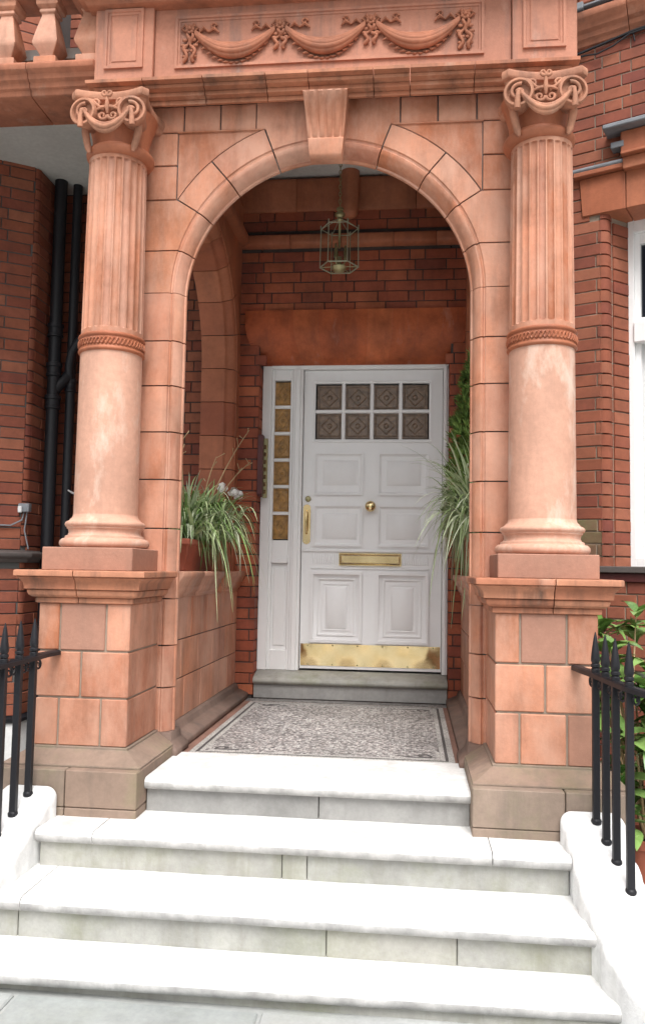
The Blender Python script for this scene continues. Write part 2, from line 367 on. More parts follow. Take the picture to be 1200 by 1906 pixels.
# flared lintel of rubbed brick voussoirs, bowed forward
lint = M(); zz0, zz1 = 3.04, 3.42; nv = 9
edges = [-.655 + (.712 + .655) * i / nv for i in range(nv + 1)]
for i in range(nv):
    rows = []; dy_ = random.uniform(0, .0015)
    for j in range(9):
        t = j / 8; z = zz0 + (zz1 - zz0) * t; e = flare(t)
        sc = (.712 + .655 + 2 * e) / (.712 + .655); cx = (.712 - .655) / 2
        xa = cx + (edges[i] - cx) * sc + .0002; xb = cx + (edges[i + 1] - cx) * sc - .0002
        yy = WALL - .03 + .13 * (1 - min(1, t * 1.45)) ** 2 + dy_
        rows.append([(xa, yy, z), (xb, yy, z), (xb, WALL + .15, z), (xa, WALL + .15, z)])
    M().grid(rows, closed_v=True, cap=True).build('lintel_block', LINTEL, house, 0, smooth=50)
# string course and top fascia across the entrance wall
def run_blocks(name, path0, path1, prof, cuts, mat, parent, back=.03, bev=.003):
    p0 = Vector(path0); p1 = Vector(path1); L = (p1 - p0).length; d = (p1 - p0) / L
    cs = [0] + list(cuts) + [L]
    for a, b in zip(cs, cs[1:]):
        q0 = p0 + d * (a + .0015); q1 = p0 + d * (b - .0015)
        cornice([tuple(q0), tuple(q1)], prof, back).build(name, mat, parent, bev, smooth=50)
SPROF = [(.0, 3.895), (.02, 3.90), (.05, 3.915), (.055, 3.93), (.055, 3.975), (.04, 3.985), (.0, 4.0)]
run_blocks('string_course', (-.84, WALL), (.88, WALL), SPROF, (.38, .76, 1.14, 1.45), TERRA_IN, house)
FPROF = [(.0, 4.17), (.015, 4.175), (.02, 4.2), (.03, 4.22), (.03, 4.29), (.04, 4.31), (.045, 4.38), (.045, 4.405), (.0, 4.41)]
run_blocks('fascia', (-.84, WALL), (.88, WALL), FPROF, (.42, .8, 1.3), TERRA_IN, house)
br = M(); 
br.tube([(-.02, WALL - .07, 4.43), (-.02, WALL - .075, 4.3), (-.022, WALL - .085, 4.18), (-.023, WALL - .09, 4.115), (-.023, WALL - .088, 4.085), (-.023, WALL - .085, 4.07)], [.068, .068, .068, .066, .05, .02], 20, up=(1, 0, 0))
br.build('corbel', TERRA_IN, house, smooth=50)

# --- sill and door frame
M().box(-.665, .708, WALL - .005, DOOR + .1, .60, .70).build('sill_riser', GREY_ST, house, .004)
sm = M(); prof = [(WALL - .015, .70), (WALL - .032, .712), (WALL - .038, .725), (WALL - .032, .74), (WALL - .01, .752), (DOOR - .03, .785), (DOOR + .1, .785), (DOOR + .1, .70)]
sm.grid([[(xx, y, z) for y, z in prof] for xx in (-.666, .02, .709)], closed_v=True, cap=True); sm.build('sill', RISER, house, .002, smooth=60)
fr = tag(M().box(-.668, -.60, DOOR - .04, DOOR + .06, .785, 3.06).build('door_frame', FRAMEP, house, .004), 'white painted frame with tall sidelight')
def fbox(*a, bev=.004, name='frame_member', par=None, mat=None): return M().box(*a).build(name, mat or FRAMEP, par or fr, bev)
fbox(-.6, .71, DOOR - .038, DOOR + .06, 3.015, 3.06, name='head'); fbox(-.6, .71, DOOR - .05, DOOR - .034, 3.035, 3.062, name='head_moulding')
fbox(.672, .711, DOOR - .04, DOOR + .06, .785, 3.015, name='jamb'); fbox(.684, .7, DOOR - .05, DOOR - .036, .785, 3.03, name='jamb_moulding')
fbox(-.436, -.362, DOOR - .04, DOOR + .06, .785, 3.015, name='mullion'); fbox(-.418, -.38, DOOR - .054, DOOR - .038, .785, 3.015, name='mullion_bead')
# sidelight: stiles, six amber panes, panel below
fbox(-.6, -.578, DOOR - .022, DOOR + .04, .785, 3.015, name='stile'); fbox(-.458, -.436, DOOR - .022, DOOR + .04, .785, 3.015, name='stile')
fbox(-.578, -.458, DOOR - .022, DOOR + .04, 2.935, 3.015, name='rail'); fbox(-.578, -.458, DOOR - .022, DOOR + .04, 1.58, 1.735, name='rail')
fbox(-.578, -.458, DOOR - .03, DOOR - .02, 1.565, 1.6, name='rail_moulding')
fbox(-.578, -.458, DOOR - .0, DOOR + .04, .92, 1.565, name='panel'); fbox(-.578, -.458, DOOR - .022, DOOR + .04, .785, .93, name='rail'); fbox(-.562, -.474, DOOR - .008, DOOR + .002, .96, 1.53, name='panel_field', bev=.006)
def pane(x0, x1, z0, z1, y, mat, par, deco=True):
    p = M().box(x0, x1, y, y + .008, z0, z1).build('pane', mat, par, 0, smooth=0)
    if deco:
        cx, cz = (x0 + x1) / 2, (z0 + z1) / 2; hw, hh = (x1 - x0) / 2, (z1 - z0) / 2; d = M()
        for q in ((.82, 0), (.60, 1)):
            f, rot = q
            pts = [(-1, -1), (1, -1), (1, 1), (-1, 1)] if not rot else [(0, -1.1), (1.1, 0), (0, 1.1), (-1.1, 0)]
            for i in range(4):
                a, b = pts[i], pts[(i + 1) % 4]
                d.tube([(cx + a[0] * hw * f, y - .001, cz + a[1] * hh * f), (cx + b[0] * hw * f, y - .001, cz + b[1] * hh * f)], .0035 if mat is GLASS_A else .005, 6, up=(0, 1, 0))
        d.ball((cx, y, cz), min(hw, hh) * .22, 10, (1, .5, 1))
        # relief stays part of the pane
        me = p.data; bm = bmesh.new(); bm.from_mesh(me); tmp = bpy.data.meshes.new('t'); tmp.from_pydata(d.v, [], d.f); bm.from_mesh(tmp); bpy.data.meshes.remove(tmp)
        bmesh.ops.recalc_face_normals(bm, faces=bm.faces); bm.to_mesh(me); bm.free()
    return p
zs = [1.735 + 1.2 * i / 6 for i in range(7)]
for i in range(6):
    pane(-.578, -.458, zs[i] + .01, zs[i + 1] - .01, DOOR + .006, GLASS_A, fr)
    if i: fbox(-.578, -.458, DOOR - .015, DOOR + .03, zs[i] - .012, zs[i] + .012, name='glazing_bar', bev=.005)
# --- the door leaf
DX0, DX1, DZ0, DZ1 = -.357, .668, .80, 3.012
gx0, gx1, gz0, gz1 = -.274, .572, 2.49, 2.915
dm = M(); y0, y1 = DOOR, DOOR + .05
dm.box(DX0, gx0, y0, y1, DZ0, DZ1); dm.box(gx1, DX1, y0, y1, DZ0, DZ1); dm.box(gx0, gx1, y0, y1, gz1, DZ1); dm.box(gx0, gx1, y0, y1, DZ0, gz0)
door = tag(dm.build('door', DOORP, house, 0, smooth=0), 'white panelled front door with eight small panes and brass fittings')
def dpart(name, mm, mat=DOORP, bev=.003, smooth=40): return mm.build(name, mat, door, bev, smooth=smooth)
pw = (gx1 - gx0) / 4; ph = (gz1 - gz0) / 2
for i in range(1, 4): dpart('glazing_bar', M().box(gx0 + pw * i - .014, gx0 + pw * i + .014, y0 - .004, y1, gz0, gz1), bev=.006)
dpart('glazing_bar', M().box(gx0, gx1, y0 - .003, y1, (gz0 + gz1) / 2 - .013, (gz0 + gz1) / 2 + .013), bev=.006)
def frame4(x0, x1, z0, z1, w, ya, yb):
    mm = M(); o = [(x0, z0), (x1, z0), (x1, z1), (x0, z1)]; i_ = [(x0 + w, z0 + w), (x1 - w, z0 + w), (x1 - w, z1 - w), (x0 + w, z1 - w)]; md = [(x0 + w * .4, z0 + w * .4), (x1 - w * .4, z0 + w * .4), (x1 - w * .4, z1 - w * .4), (x0 + w * .4, z1 - w * .4)]
    rows = [[(h, yb, z) for h, z in o], [(h, ya, z) for h, z in o], [(h, ya - .0, z) for h, z in md], [(h, (ya + yb) / 2, z) for h, z in md], [(h, yb - .001, z) for h, z in i_], [(h, yb, z) for h, z in i_]]
    mm.grid(rows, closed_u=True, closed_v=True); return mm
dpart('bead', frame4(gx0 - .02, gx1 + .02, gz0 - .02, gz1 + .02, .022, y0 - .012, y0 + .0005), bev=0)
for i in range(4):
    for j in range(2): pane(gx0 + pw * i + .012, gx0 + pw * (i + 1) - .012, gz0 + ph * j + .012, gz0 + ph * (j + 1) - .012, y0 + .024, GLASS_B, door)
def panel(x0, x1, z0, z1, fx0, fx1, fz0, fz1, w=.026, up=.02):
    dpart('panel_moulding', frame4(x0, x1, z0, z1, w, y0 - up, y0 + .0005), bev=0)
    mm = M(); s_ = .018
    rows = [[(fx0 - s_, y0 + .0008, fz0 - s_), (fx1 + s_, y0 + .0008, fz0 - s_), (fx1 + s_, y0 + .0008, fz1 + s_), (fx0 - s_, y0 + .0008, fz1 + s_)], [(fx0, y0 - .014, fz0), (fx1, y0 - .014, fz0), (fx1, y0 - .014, fz1), (fx0, y0 - .014, fz1)]]
    mm.grid(rows, closed_v=True, cap=True); dpart('raised_panel', mm, bev=0)
panel(-.275, .092, 2.075, 2.39, -.192, .036, 2.165, 2.318); panel(.2, .575, 2.075, 2.39, .28, .498, 2.165, 2.318)
panel(-.275, .092, 1.695, 2.0, -.192, .036, 1.765, 1.925); panel(.2, .575, 1.695, 2.0, .28, .498, 1.765, 1.925)
for (a, b) in ((-.282, .094), (.196, .576)):
    dpart('panel_moulding', frame4(a, b, .992, 1.51, .05, y0 - .034, y0 + .0005), bev=0)
    dpart('panel_moulding', frame4(a + .05, b - .05, 1.042, 1.46, .02, y0 - .014, y0 + .0006), bev=0)
    panel(a + .085, b - .085, 1.08, 1.42, a + .125, b - .125, 1.105, 1.388, .012, .006)
dpart('rail_moulding', M().box(DX0 + .005, DX1 - .005, y0 - .016, y0 + .001, 1.655, 1.672)); dpart('rail_moulding', M().box(-.285, .578, y0 - .012, y0 + .001, 1.528, 1.541))
mm = M()
for i in range(24):
    xx = -.27 + .19 * (i % 12) / 12 + (.66 if i > 11 else 0); mm.box(xx, xx + .008, y0 - .006, y0 + .001, 1.565, 1.64)
tag(dpart('reeding', mm, bev=.002), kind='stuff')
# brass
dpart('letterbox', frame4(-.078, .378, 1.556, 1.648, .016, y0 - .014, y0 + .0005), BRASS, 0)
dpart('letter_flap', M().box(-.06, .36, y0 - .008, y0 - .001, 1.574, 1.63), BRASS, .002)
kp = M(); n = 26
kp.grid([[(DX0 + .006 + (DX1 - DX0 - .012) * i / n, y0 - .0035 - .0028 * math.sin(i * .9) * math.sin(PI * j / 6) - .001 * math.sin(i * 2.3 + j), .822 + .158 * j / 6) for j in range(7)] for i in range(n + 1)])
kp.build('kick_plate', BRASS, door, 0, smooth=60)
mm = M()
for i in range(6): mm.ball((DX0 + .06 + .182 * i, y0 - .006, .832), .006, 8, (1, .5, 1)); mm.ball((DX0 + .06 + .182 * i, y0 - .006, .97), .006, 8, (1, .5, 1))
dpart('screw', mm, OLDBRASS, 0)
kb = M(); rows = []
for r, d in ((.034, 0), (.036, .006), (.018, .012), (.014, .03), (.03, .04), (.04, .055), (.038, .072), (.024, .084), (.004, .087)):
    rows.append([(.15 + r * math.cos(2 * PI * k / 20), y0 - d, 1.99 + r * math.sin(2 * PI * k / 20)) for k in range(20)])
kb.grid(rows, closed_v=True, cap=True); kb.build('door_knob', BRASS, door, 0, smooth=50)
lk = M(); lk.grid([[(-.315 + r * math.cos(2 * PI * k / 18), y0 - d, 2.045 + r * math.sin(2 * PI * k / 18)) for k in range(18)] for r, d in ((.022, 0), (.022, .006), (.014, .012), (.004, .012), (.003, .006))], closed_v=True, cap=True); lk.build('lock', OLDBRASS, door, 0, smooth=40)
pp = M(); pp.prism([(-.35, 1.73), (-.342, 1.715), (-.322, 1.708), (-.302, 1.715), (-.294, 1.73), (-.294, 1.985), (-.302, 1.998), (-.322, 2.006), (-.342, 1.998), (-.35, 1.985)], y0 - .006, y0, front); pp.build('pull_plate', BRASS, door, .002, smooth=40)
ph_ = M(); ph_.tube([(-.322, y0 - .004, 1.79), (-.322, y0 - .035, 1.80), (-.322, y0 - .042, 1.85), (-.322, y0 - .042, 1.9), (-.322, y0 - .035, 1.945), (-.322, y0 - .004, 1.955)], .009, 10); ph_.box(-.342, -.302, y0 - .012, y0 - .005, 1.93, 1.965); ph_.build('pull_handle', BRASS, door, 0, smooth=50)
lm = M()
lm.box(DX0, DX1, y0 - .002, y0 + .05, .797, .8); lm.build('weather_strip', IRON, door, 0, smooth=0)
del dm

# ------------------------------------------------------------------ portico
port = thing('portico', (0, 0, .6), 'salmon terracotta portico with round arch, carved frieze and two half fluted columns', 'portico')
ZC, RI, RA, RX = 2.937, .733, .805, .925
MP = [(.805, 0), (.801, .007), (.794, .009), (.789, .003), (.780, .003), (.772, .010), (.76, .022), (.750, .036), (.745, .052), (.743, .058), (.736, .060), (.733, .066), (.733, .074), (.80, .082)]
def arch_block(name, a0, a1, outer, parent, mp, c, zc, prof, ra, mat, depth=.08, n=8, thick=0.0):
    """a stone of an arch: flat face with custom outer outline plus the run of moulding"""
    mm = M(); inner = arcpts(c, zc, ra, a0, a1, n)
    mm.prism(inner + outer, 0, depth, mp)
    rows = []
    for i in range(n + 1):
        a = a0 + (a1 - a0) * i / n; kk = 1 + thick * math.cos(a); rows.append([mp(c + (ra - (ra - r) * kk) * math.sin(a), zc + (ra - (ra - r) * kk) * math.cos(a), d) for r, d in prof])
    mm.grid(rows, closed_v=True, cap=True)
    return mm.build(name, mat, parent, 0, smooth=38)
def straight_block(name, h_in, sgn, z0, z1, h_out, parent, mp, prof, ra, mat, depth=.08):
    mm = M(); poly = [(sgn * ra, z0), (sgn * h_out, z0), (sgn * h_out, z1), (sgn * ra, z1)]
    mm.prism(poly, 0, depth, mp); mm.grid([[mp(sgn * r, z, d) for r, d in prof] for z in (z0, z1)], closed_v=True, cap=True)
    return mm.build(name, mat, parent, 0, smooth=38)
gp = .0036
HO = 1.12
for sg in (-1, 1):
    da = gp / RA
    A = [rad(x_) for x_ in (5.2, 20.7, 40.7, 57.3, 73.4, 89.5)]
    def oa(a, r=RX): return (sg * r * math.sin(a), ZC + r * math.cos(a))
    def off(p, dx=0, dz=0): return (p[0] + dx, p[1] + dz)
    # V1 rises to the frieze
    arch_block('voussoir', sg * A[0], sg * (A[1] - da), [oa(A[1] - da), (sg * .369, 3.80), (sg * .369, 3.942), (sg * .085, 3.942)], port, front, 0, ZC, MP, RA, TERRA, thick=.4)
    for k in (1, 2):
        a0, a1 = A[k] + da, A[k + 1] - da
        arch_block('voussoir', sg * a0, sg * a1, arcpts(0, ZC, RX - .002, sg * a1, sg * a0, 8), port, front, 0, ZC, MP, RA, TERRA, thick=.4)
    zb = ZC + RA * math.cos(A[4])
    arch_block('voussoir', sg * (A[3] + da), sg * (A[4] - da), [(sg * HO, zb + gp), (sg * HO, 3.438 - gp), (sg * .782, 3.438 - gp)], port, front, 0, ZC, MP, RA, TERRA, thick=.4)
    zb2 = ZC + RA * math.cos(A[5])
    arch_block('voussoir', sg * (A[4] + da), sg * A[5], [(sg * HO, zb2 + gp), (sg * HO, zb - gp)], port, front, 0, ZC, MP, RA, TERRA, thick=.4)
    zj = [zb2, 2.69, 2.455, 2.215, 1.97, 1.72, 1.50, 1.365, 1.13, .92, .70]
    for a, b in zip(zj, zj[1:]):
        straight_block('pier_block', 0, sg, b + gp, a - gp, HO, port, front, MP, RA, TERRA)
    # rectangular blocks beside and above the spandrel
    for z0_, z1_ in ((3.438, 3.622), (3.622, 3.80)):
        M().prism([(sg * .789, z0_ + gp), (sg * HO, z0_ + gp), (sg * HO, z1_ - gp), (sg * .789, z1_ - gp)], 0, .13, front).build('block', TERRA, port, .003)
    for h0, h1 in ((.372, .562), (.562, .757), (.757, .95), (.95, 1.15)):
        M().prism([(sg * (h0 + gp), 3.80 + gp), (sg * (h1 - gp), 3.80 + gp), (sg * (h1 - gp), 3.942), (sg * (h0 + gp), 3.942)], 0, .13, front).build('frieze_block', TERRA, port, .004)
    # spandrel panel, set back behind a raised fillet
    sp = arcpts(0, ZC, RX + .006, sg * rad(20), sg * rad(57.3), 14)
    M().prism(sp + [(sg * .784, 3.795)], .005, .1, front).build('spandrel_panel', TERRA, port, .002)
    M().box(min(sg * .335, sg * .79), max(sg * .335, sg * .79), -.007, .01, 3.7965, 3.803).build('fillet', TERRA, port, .002)
# backing of the front wall, joints show it
bkm = M(); nA = 40
ring_i = arcpts(0, ZC, .80, -PI / 2, PI / 2, nA)
bkm.prism([(-1.18, .6), (-.80, .6)] + ring_i + [(.80, .6), (1.18, .6), (1.18, 3.96), (-1.18, 3.96)], .012, .084, front)
ring_b = arcpts(0, ZC, .86, -PI / 2, PI / 2, nA)
bkm.prism([(-1.18, .6), (-.86, .6)] + ring_b + [(.86, .6), (1.18, .6), (1.18, 4.44), (-1.18, 4.44)], .084, .16, front)
bkm.build('wall_core', MORTAR, port, smooth=0)
M().prism([(-1.18, 3.95), (1.18, 3.95), (1.18, 4.44), (-1.18, 4.44)], .02, .12, front).build('wall_core', TERRA, port, smooth=0)
# keystone: scrolled console with flutes
ks = M(); rows = []
KP = [(3.60, .0), (3.60, .055), (3.606, .07), (3.62, .078), (3.695, .08), (3.705, .072), (3.716, .08), (3.78, .09), (3.84, .11), (3.88, .135), (3.905, .15), (3.915, .145), (3.915, .0)]
nx = 42
def kw(z): return .080 + (.113 - .080) * (z - 3.60) / (3.93 - 3.60)
for i in range(nx + 1):
    t = i / nx * 2 - 1
    rw = []
    for z, o in KP:
        fl = .009 * max(0, math.cos(t * PI * 5)) if (3.71 < z < 3.912 and o > .05 and abs(t) < .9) else 0
        rw.append((t * kw(z), -(o - fl) + .0, z))
    rows.append(rw)
ks.grid(rows, closed_v=True, cap=True); ks.build('keystone', TERRA, port, 0, smooth=40)

# --- columns
CX, CY = 1.054, -.135
def shaft_r(z):
    if z < 2.6: return .1555 - .0045 * ((z - 1.75) / .85)
    return .1512 - .0085 * ((z - 2.6) / .95) ** 1.2
def flute(r, z, a):
    z0, z1 = 2.685, 3.541; nfl = 24; ph = (a * nfl / (2 * PI)) % 1.0; x_ = abs(ph - .5) * 2
    d = 0
    if x_ < .80:
        prof = math.sqrt(max(0, 1 - (x_ / .8) ** 2)); hw = .0165 * x_
        e = .017
        lim = math.sqrt(max(0, e * e - (x_ * e) ** 2))
        if z0 + e - lim < z < z1 - e + lim: d = .0105 * prof
    return r - d
def spiral(mm, c, ex, ez, r0, r1, turns, tr, a0=0, sgn=1, n=40, lift=None):
    ex = Vector(ex); ez = Vector(ez); c = Vector(c); nrm = lift or Vector((0, 0, 0)); pts = []
    for i in range(n + 1):
        t = i / n; r = r0 * (r1 / r0) ** t; a = a0 + sgn * turns * 2 * PI * t
        pts.append(c + ex * (r * math.cos(a)) + ez * (r * math.sin(a)) + nrm * t)
    mm.tube(pts, lambda t: tr * (1 - .5 * t), 8)
def swag(mm, p0, p1, sag, r, strands=3, out=(0, -1, 0), n=18, thick=1.0):
    p0 = Vector(p0); p1 = Vector(p1); out = Vector(out)
    for k in range(strands):
        f = (k + .5) / strands - .5; pts = []
        for i in range(n + 1):
            t = i / n; w = 4 * t * (1 - t)
            p = p0.lerp(p1, t); p = p + Vector((0, 0, -sag * w + f * r * 1.9 * (.25 + .75 * w))) + out * (.3 * r + (.5 - abs(f)) * r * 1.2 * w)
            pts.append(p)
        mm.tube(pts, lambda t: r * thick * (.34 + .42 * 4 * t * (1 - t)), 8)
def capital(cx, col):
    cy = CY; cx = cx * 1.042 / CX; mm = M()
    # bell and neck ring
    mm.lathe([(.140, 3.535), (.140, 3.56), (.138, 3.60), (.142, 3.65), (.155, 3.70), (.172, 3.755), (.18, 3.77)], cx, cy, 40)
    mm.lathe([(.146, 3.532), (.158, 3.540), (.167, 3.552), (.169, 3.566), (.164, 3.578), (.152, 3.587), (.142, 3.592)], cx, cy, 48)
    mm.build('capital', TERRA_IN, col, 0, smooth=45).location.z = .026
    # abacus: four concave sides, cut corners
    ab = M(); outl = []
    H, cut, dip = .196, .026, .038
    for q in range(4):
        a = q * PI / 2
        for i in range(11):
            t = i / 10 * 2 - 1; x_ = t * (H - cut); y_ = -(H - dip * (1 - t * t))
            outl.append((x_ * math.cos(a) - y_ * math.sin(a), x_ * math.sin(a) + y_ * math.cos(a)))
    rows = []
    for z, s_ in ((3.758, .80), (3.766, .87), (3.78, .90), (3.79, .915), (3.793, .95), (3.797, .985), (3.808, 1.0), (3.822, 1.0), (3.833, .985), (3.838, .95), (3.84, .8)):
        rows.append([(cx + px * s_, cy + py * s_, z) for px, py in outl])
    ab.grid(rows, closed_v=True, cap=True); ab.build('abacus', CARVED, col, 0, smooth=40).location.z = .026
    M().box(cx - .14, cx + .14, cy - .02, 0.01, 3.835, 3.90).build('impost', TERRA_OLD, col, .003)
    orn = M()
    for q in range(4):
        if q == 2: continue
        a = q * PI / 2; ca, sa = math.cos(a), math.sin(a)
        def L(x_, y_, z): return (cx + x_ * ca - y_ * sa, cy + x_ * sa + y_ * ca, z)
        ex = Vector((ca, sa, 0)); ey = Vector((-sa, ca, 0)); ez = Vector((0, 0, 1))
        for s_ in (-1, 1):
            if q: break
            # volute: deep drum with a spiral fillet, turned outwards a little; tassel and hanging tail
            axis = (ey * -1 + ex * s_ * .16).normalized(); e1 = (ex + ey * s_ * .16).normalized()
            c = Vector(L(s_ * .121, -.196, 3.712)); rows = []
            for r, d in ((.03, -.30), (.046, -.28), (.05, -.22), (.05, -.12), (.058, -.06), (.069, -.014), (.070, .006), (.066, .017), (.056, .018), (.049, -.004), (.0, -.006)):
                rows.append([c + axis * d + e1 * (max(r, .001) * math.cos(2 * PI * k / 24)) + ez * (max(r, .001) * math.sin(2 * PI * k / 24)) for k in range(24)])
            orn.grid(rows, closed_v=True, cap=True)
            spiral(orn, c + axis * .008, e1 * s_, ez, .041, .013, 1.25, .0095, PI * .62, -1, 44)
            orn.ball(c + axis * .016, .014, 10)
            orn.tube([c + ez * .058 - e1 * s_ * .02, Vector(L(s_ * .078, -.205, 3.762)), Vector(L(s_ * .048, -.2, 3.738)), Vector(L(s_ * .018, -.195, 3.722))], lambda t: .013 * (1 - .4 * t), 8)
            orn.tube([c + axis * .02, c + axis * .024 - ez * .03 + e1 * s_ * .004, c + axis * .016 - ez * .08 + e1 * s_ * .006], [.009, .012, .0155], 8)
            for dd_, zz_ in ((-.06, 0), (-.20, .01)):
                orn.tube([c + axis * dd_ - ez * .03 + e1 * s_ * .022, c + axis * dd_ - ez * .07 + e1 * s_ * .024, c + axis * dd_ - ez * .11 + e1 * s_ * .016, c + axis * dd_ - ez * .15 + e1 * s_ * .006, c + axis * dd_ - ez * .175 + e1 * s_ * .0], [.022, .02, .018, .017, .008], 10)
        for s_ in (-1, 1):
            if q: break
            # small scrolls of the central ornament
            spiral(orn, L(s_ * .026, -.196, 3.692), ex * s_, ez, .026, .007, 1.2, .0095, PI, 1, 26); orn.ball(L(s_ * .05, -.182, 3.70), .02, 8, (1, .7, 1.2)); orn.ball(L(s_ * .035, -.186, 3.735), .018, 8, (1.3, .7, .8))
            spiral(orn, L(s_ * .058, -.196, 3.755), ex * s_, ez, .02, .006, 1.2, .008, PI * .2, 1, 22)
            orn.tube([L(s_ * .005, -.2, 3.735), L(s_ * .03, -.208, 3.728), L(s_ * .06, -.2, 3.718), L(s_ * .075, -.19, 3.7)], lambda t: .010 * (1 - .6 * t), 6)
            spiral(orn, L(s_ * .012, -.214, 3.795), ex * s_, ez, .017, .006, 1.1, .0085, PI, 1, 20)
        if q: continue
        orn.tube([L(0, -.2, 3.70), L(0, -.21, 3.73), L(0, -.208, 3.76), L(0, -.214, 3.79)], [.006, .012, .009, .006], 8)
        orn.ball(L(0, -.205, 3.735), .013, 10)
        swag(orn, L(-.114, -.206, 3.71), L(.114, -.206, 3.71), .092, .023, 3, -ey, 20, .8)
    orn.build('capital_ornament', CARVED, col, 0, smooth=50).location.z = .026
for sg in (-1, 1):
    cx = sg * CX
    # shaft: plain below, fluted above
    mm = M(); zs_ = [1.745 + .05 * i for i in range(17)] + [2.575]
    mm.lathe([(shaft_r(z), z) for z in zs_], cx, CY, 96)
    col = tag(mm.build('column', COL, port, 0, smooth=60), 'column with plain lower shaft and fluted upper shaft')
    mm = M(); zf = [2.655, 2.668] + [2.672 + .003 * i for i in range(12)] + [2.72 + .05 * i for i in range(16)] + [3.505 + .003 * i for i in range(15)] + [3.566]
    mm.lathe([(shaft_r(z), z) for z in zf], cx, CY, 24 * 12, flute); mm.build('fluted_shaft', TERRA, col, 0, smooth=50)
    mm = M(); mm.lathe([(.152, 2.57), (.160, 2.574), (.163, 2.58), (.160, 2.588), (.156, 2.592), (.157, 2.62), (.156, 2.64), (.161, 2.644), (.164, 2.651), (.161, 2.658), (.150, 2.663)], cx, CY, 64); mm.build('band', TERRA_IN, col, 0, smooth=50)
    mm = M(); nw = 26
    for s_ in (0, 1):
        pts = []
        for i in range(nw * 8 + 1):
            a = 2 * PI * i / (nw * 8); w = math.sin(a * nw + s_ * PI)
            pts.append((cx + (.1585 + .003 * math.cos(a * nw + s_ * PI)) * math.cos(a), CY + (.1585 + .003 * math.cos(a * nw + s_ * PI)) * math.sin(a), 2.616 + .015 * w))
        mm.tube(pts, .0042, 5, cap=False)
    for i in range(nw):
        a = 2 * PI * (i + .5) / nw; mm.ball((cx + .157 * math.cos(a), CY + .157 * math.sin(a), 2.616), .006, 6)
    mm.build('guilloche', TERRA_IN, col, 0, smooth=50)
    # base
    bp = [(.19, 1.61), (.204, 1.613), (.214, 1.622), (.217, 1.633), (.214, 1.645), (.204, 1.655), (.192, 1.658), (.190, 1.668), (.178, 1.673), (.173, 1.686), (.176, 1.700), (.183, 1.705), (.183, 1.712), (.190, 1.716), (.194, 1.725), (.190, 1.735), (.18, 1.741), (.174, 1.743), (.168, 1.752), (.159, 1.760), (.155, 1.775)]
    mm = M(); mm.lathe(bp, cx, CY, 64); mm.build('column_base', COL, col, 0, smooth=50)
    hw = .217; M().box(sg * 1.043 - hw, sg * 1.043 + hw, -.385, .006, 1.502, 1.61).build('plinth', PATCH, col, .004)
    capital(cx, col)
# --- pedestals
PX0, PX1, PF = .812, 1.242, -.426
for sg in (-1, 1):
    xa, xb = sorted((sg * PX0, sg * PX1))
    pc = tag(M().box(xa + .008, xb - .008, PF + .008, .02, .6, 1.36).build('pedestal', MORTAR_L, port, smooth=0), 'blockwork pedestal with moulded cornice')
    w = xb - xa; jf = .0045
    if sg < 0:
        rows_ = [((1.137, 1.357), [0, .235, .74, 1], {1}), ((.928, 1.137), [0, .48, 1], set()), ((.71, .928), [0, .25, .71, 1], set())]
    else:
        rows_ = [((1.137, 1.357), [0, .245, .70, 1], {1}), ((.93, 1.137), [0, .49, 1], set()), ((.71, .93), [0, .24, .70, 1], {2})]
    for (z0_, z1_), cs, pt in rows_:
        for i, (a, b) in enumerate(zip(cs, cs[1:])):
            x0_, x1_ = xa + a * w, xb - (1 - b) * w
            x0_ += jf if i else 0; x1_ -= jf if i < len(cs) - 2 else 0
            M().box(x0_, x1_, PF + random.uniform(-.001, .001), .02, z0_ + jf, z1_ - jf).build('block', PATCH if i in pt else TERRA, pc, .004)
    CP = [(.004, 1.352), (.014, 1.355), (.014, 1.376), (.009, 1.379), (.026, 1.381), (.038, 1.39), (.043, 1.405), (.043, 1.412), (.036, 1.415), (.054, 1.417), (.054, 1.426), (.057, 1.445), (.07, 1.462), (.08, 1.47), (.076, 1.474), (.089, 1.476), (.089, 1.498), (.085, 1.503)]
    zj = xa + w * (.44 if sg < 0 else .56)
    def cor(pts, nm='cornice_block'): cornice(pts, CP, .06).build(nm, LEDGE, pc, .001, smooth=30)
    cor([(xa, .01), (xa, PF), (zj - .002, PF)]); cor([(zj + .002, PF), (xb, PF), (xb, .01)])
    BP = [(.10, .644), (.10, .652), (.088, .657), (.022, .698), (.012, .703), (.012, .712), (.004, .713)]
    cornice([(-PX1, .1), (-PX1, PF), (-PX0, PF), (-PX0, .1)] if sg < 0 else [(PX0, .1), (PX0, PF), (PX1, PF), (PX1, .1)], BP, .05).build('base_moulding', PLINTH, pc, .001, smooth=30)
    PB = [(.05, .598), (.05, .625), (.045, .632), (.02, .655), (.01, .66), (.006, .69), (.0, .702)]
    cornice([(-PX0, 0), (-.735, 0), (-.735, .17)] if sg < 0 else [(.735, .17), (.735, 0), (PX0, 0)], PB, .05).build('base_moulding', BASEGREY, pc, .002, smooth=50)
    zm = xa + w * (.5 if sg < 0 else .62)
    def pl(x0_, x1_, z0_, z1_): M().box(x0_, x1_, PF - .152, .02, z0_, z1_).build('plinth_stone', PLINTH, pc, .004)
    pl(xa - .105, zm - .002, .487, .643); pl(zm + .002, xb + .105, .487, .643); pl(xa - .105, zm - .002, .445, .484); pl(zm + .002, xb + .105, .445, .484)
    # inner base skirting that runs back along the porch side
    xi = sg * .80
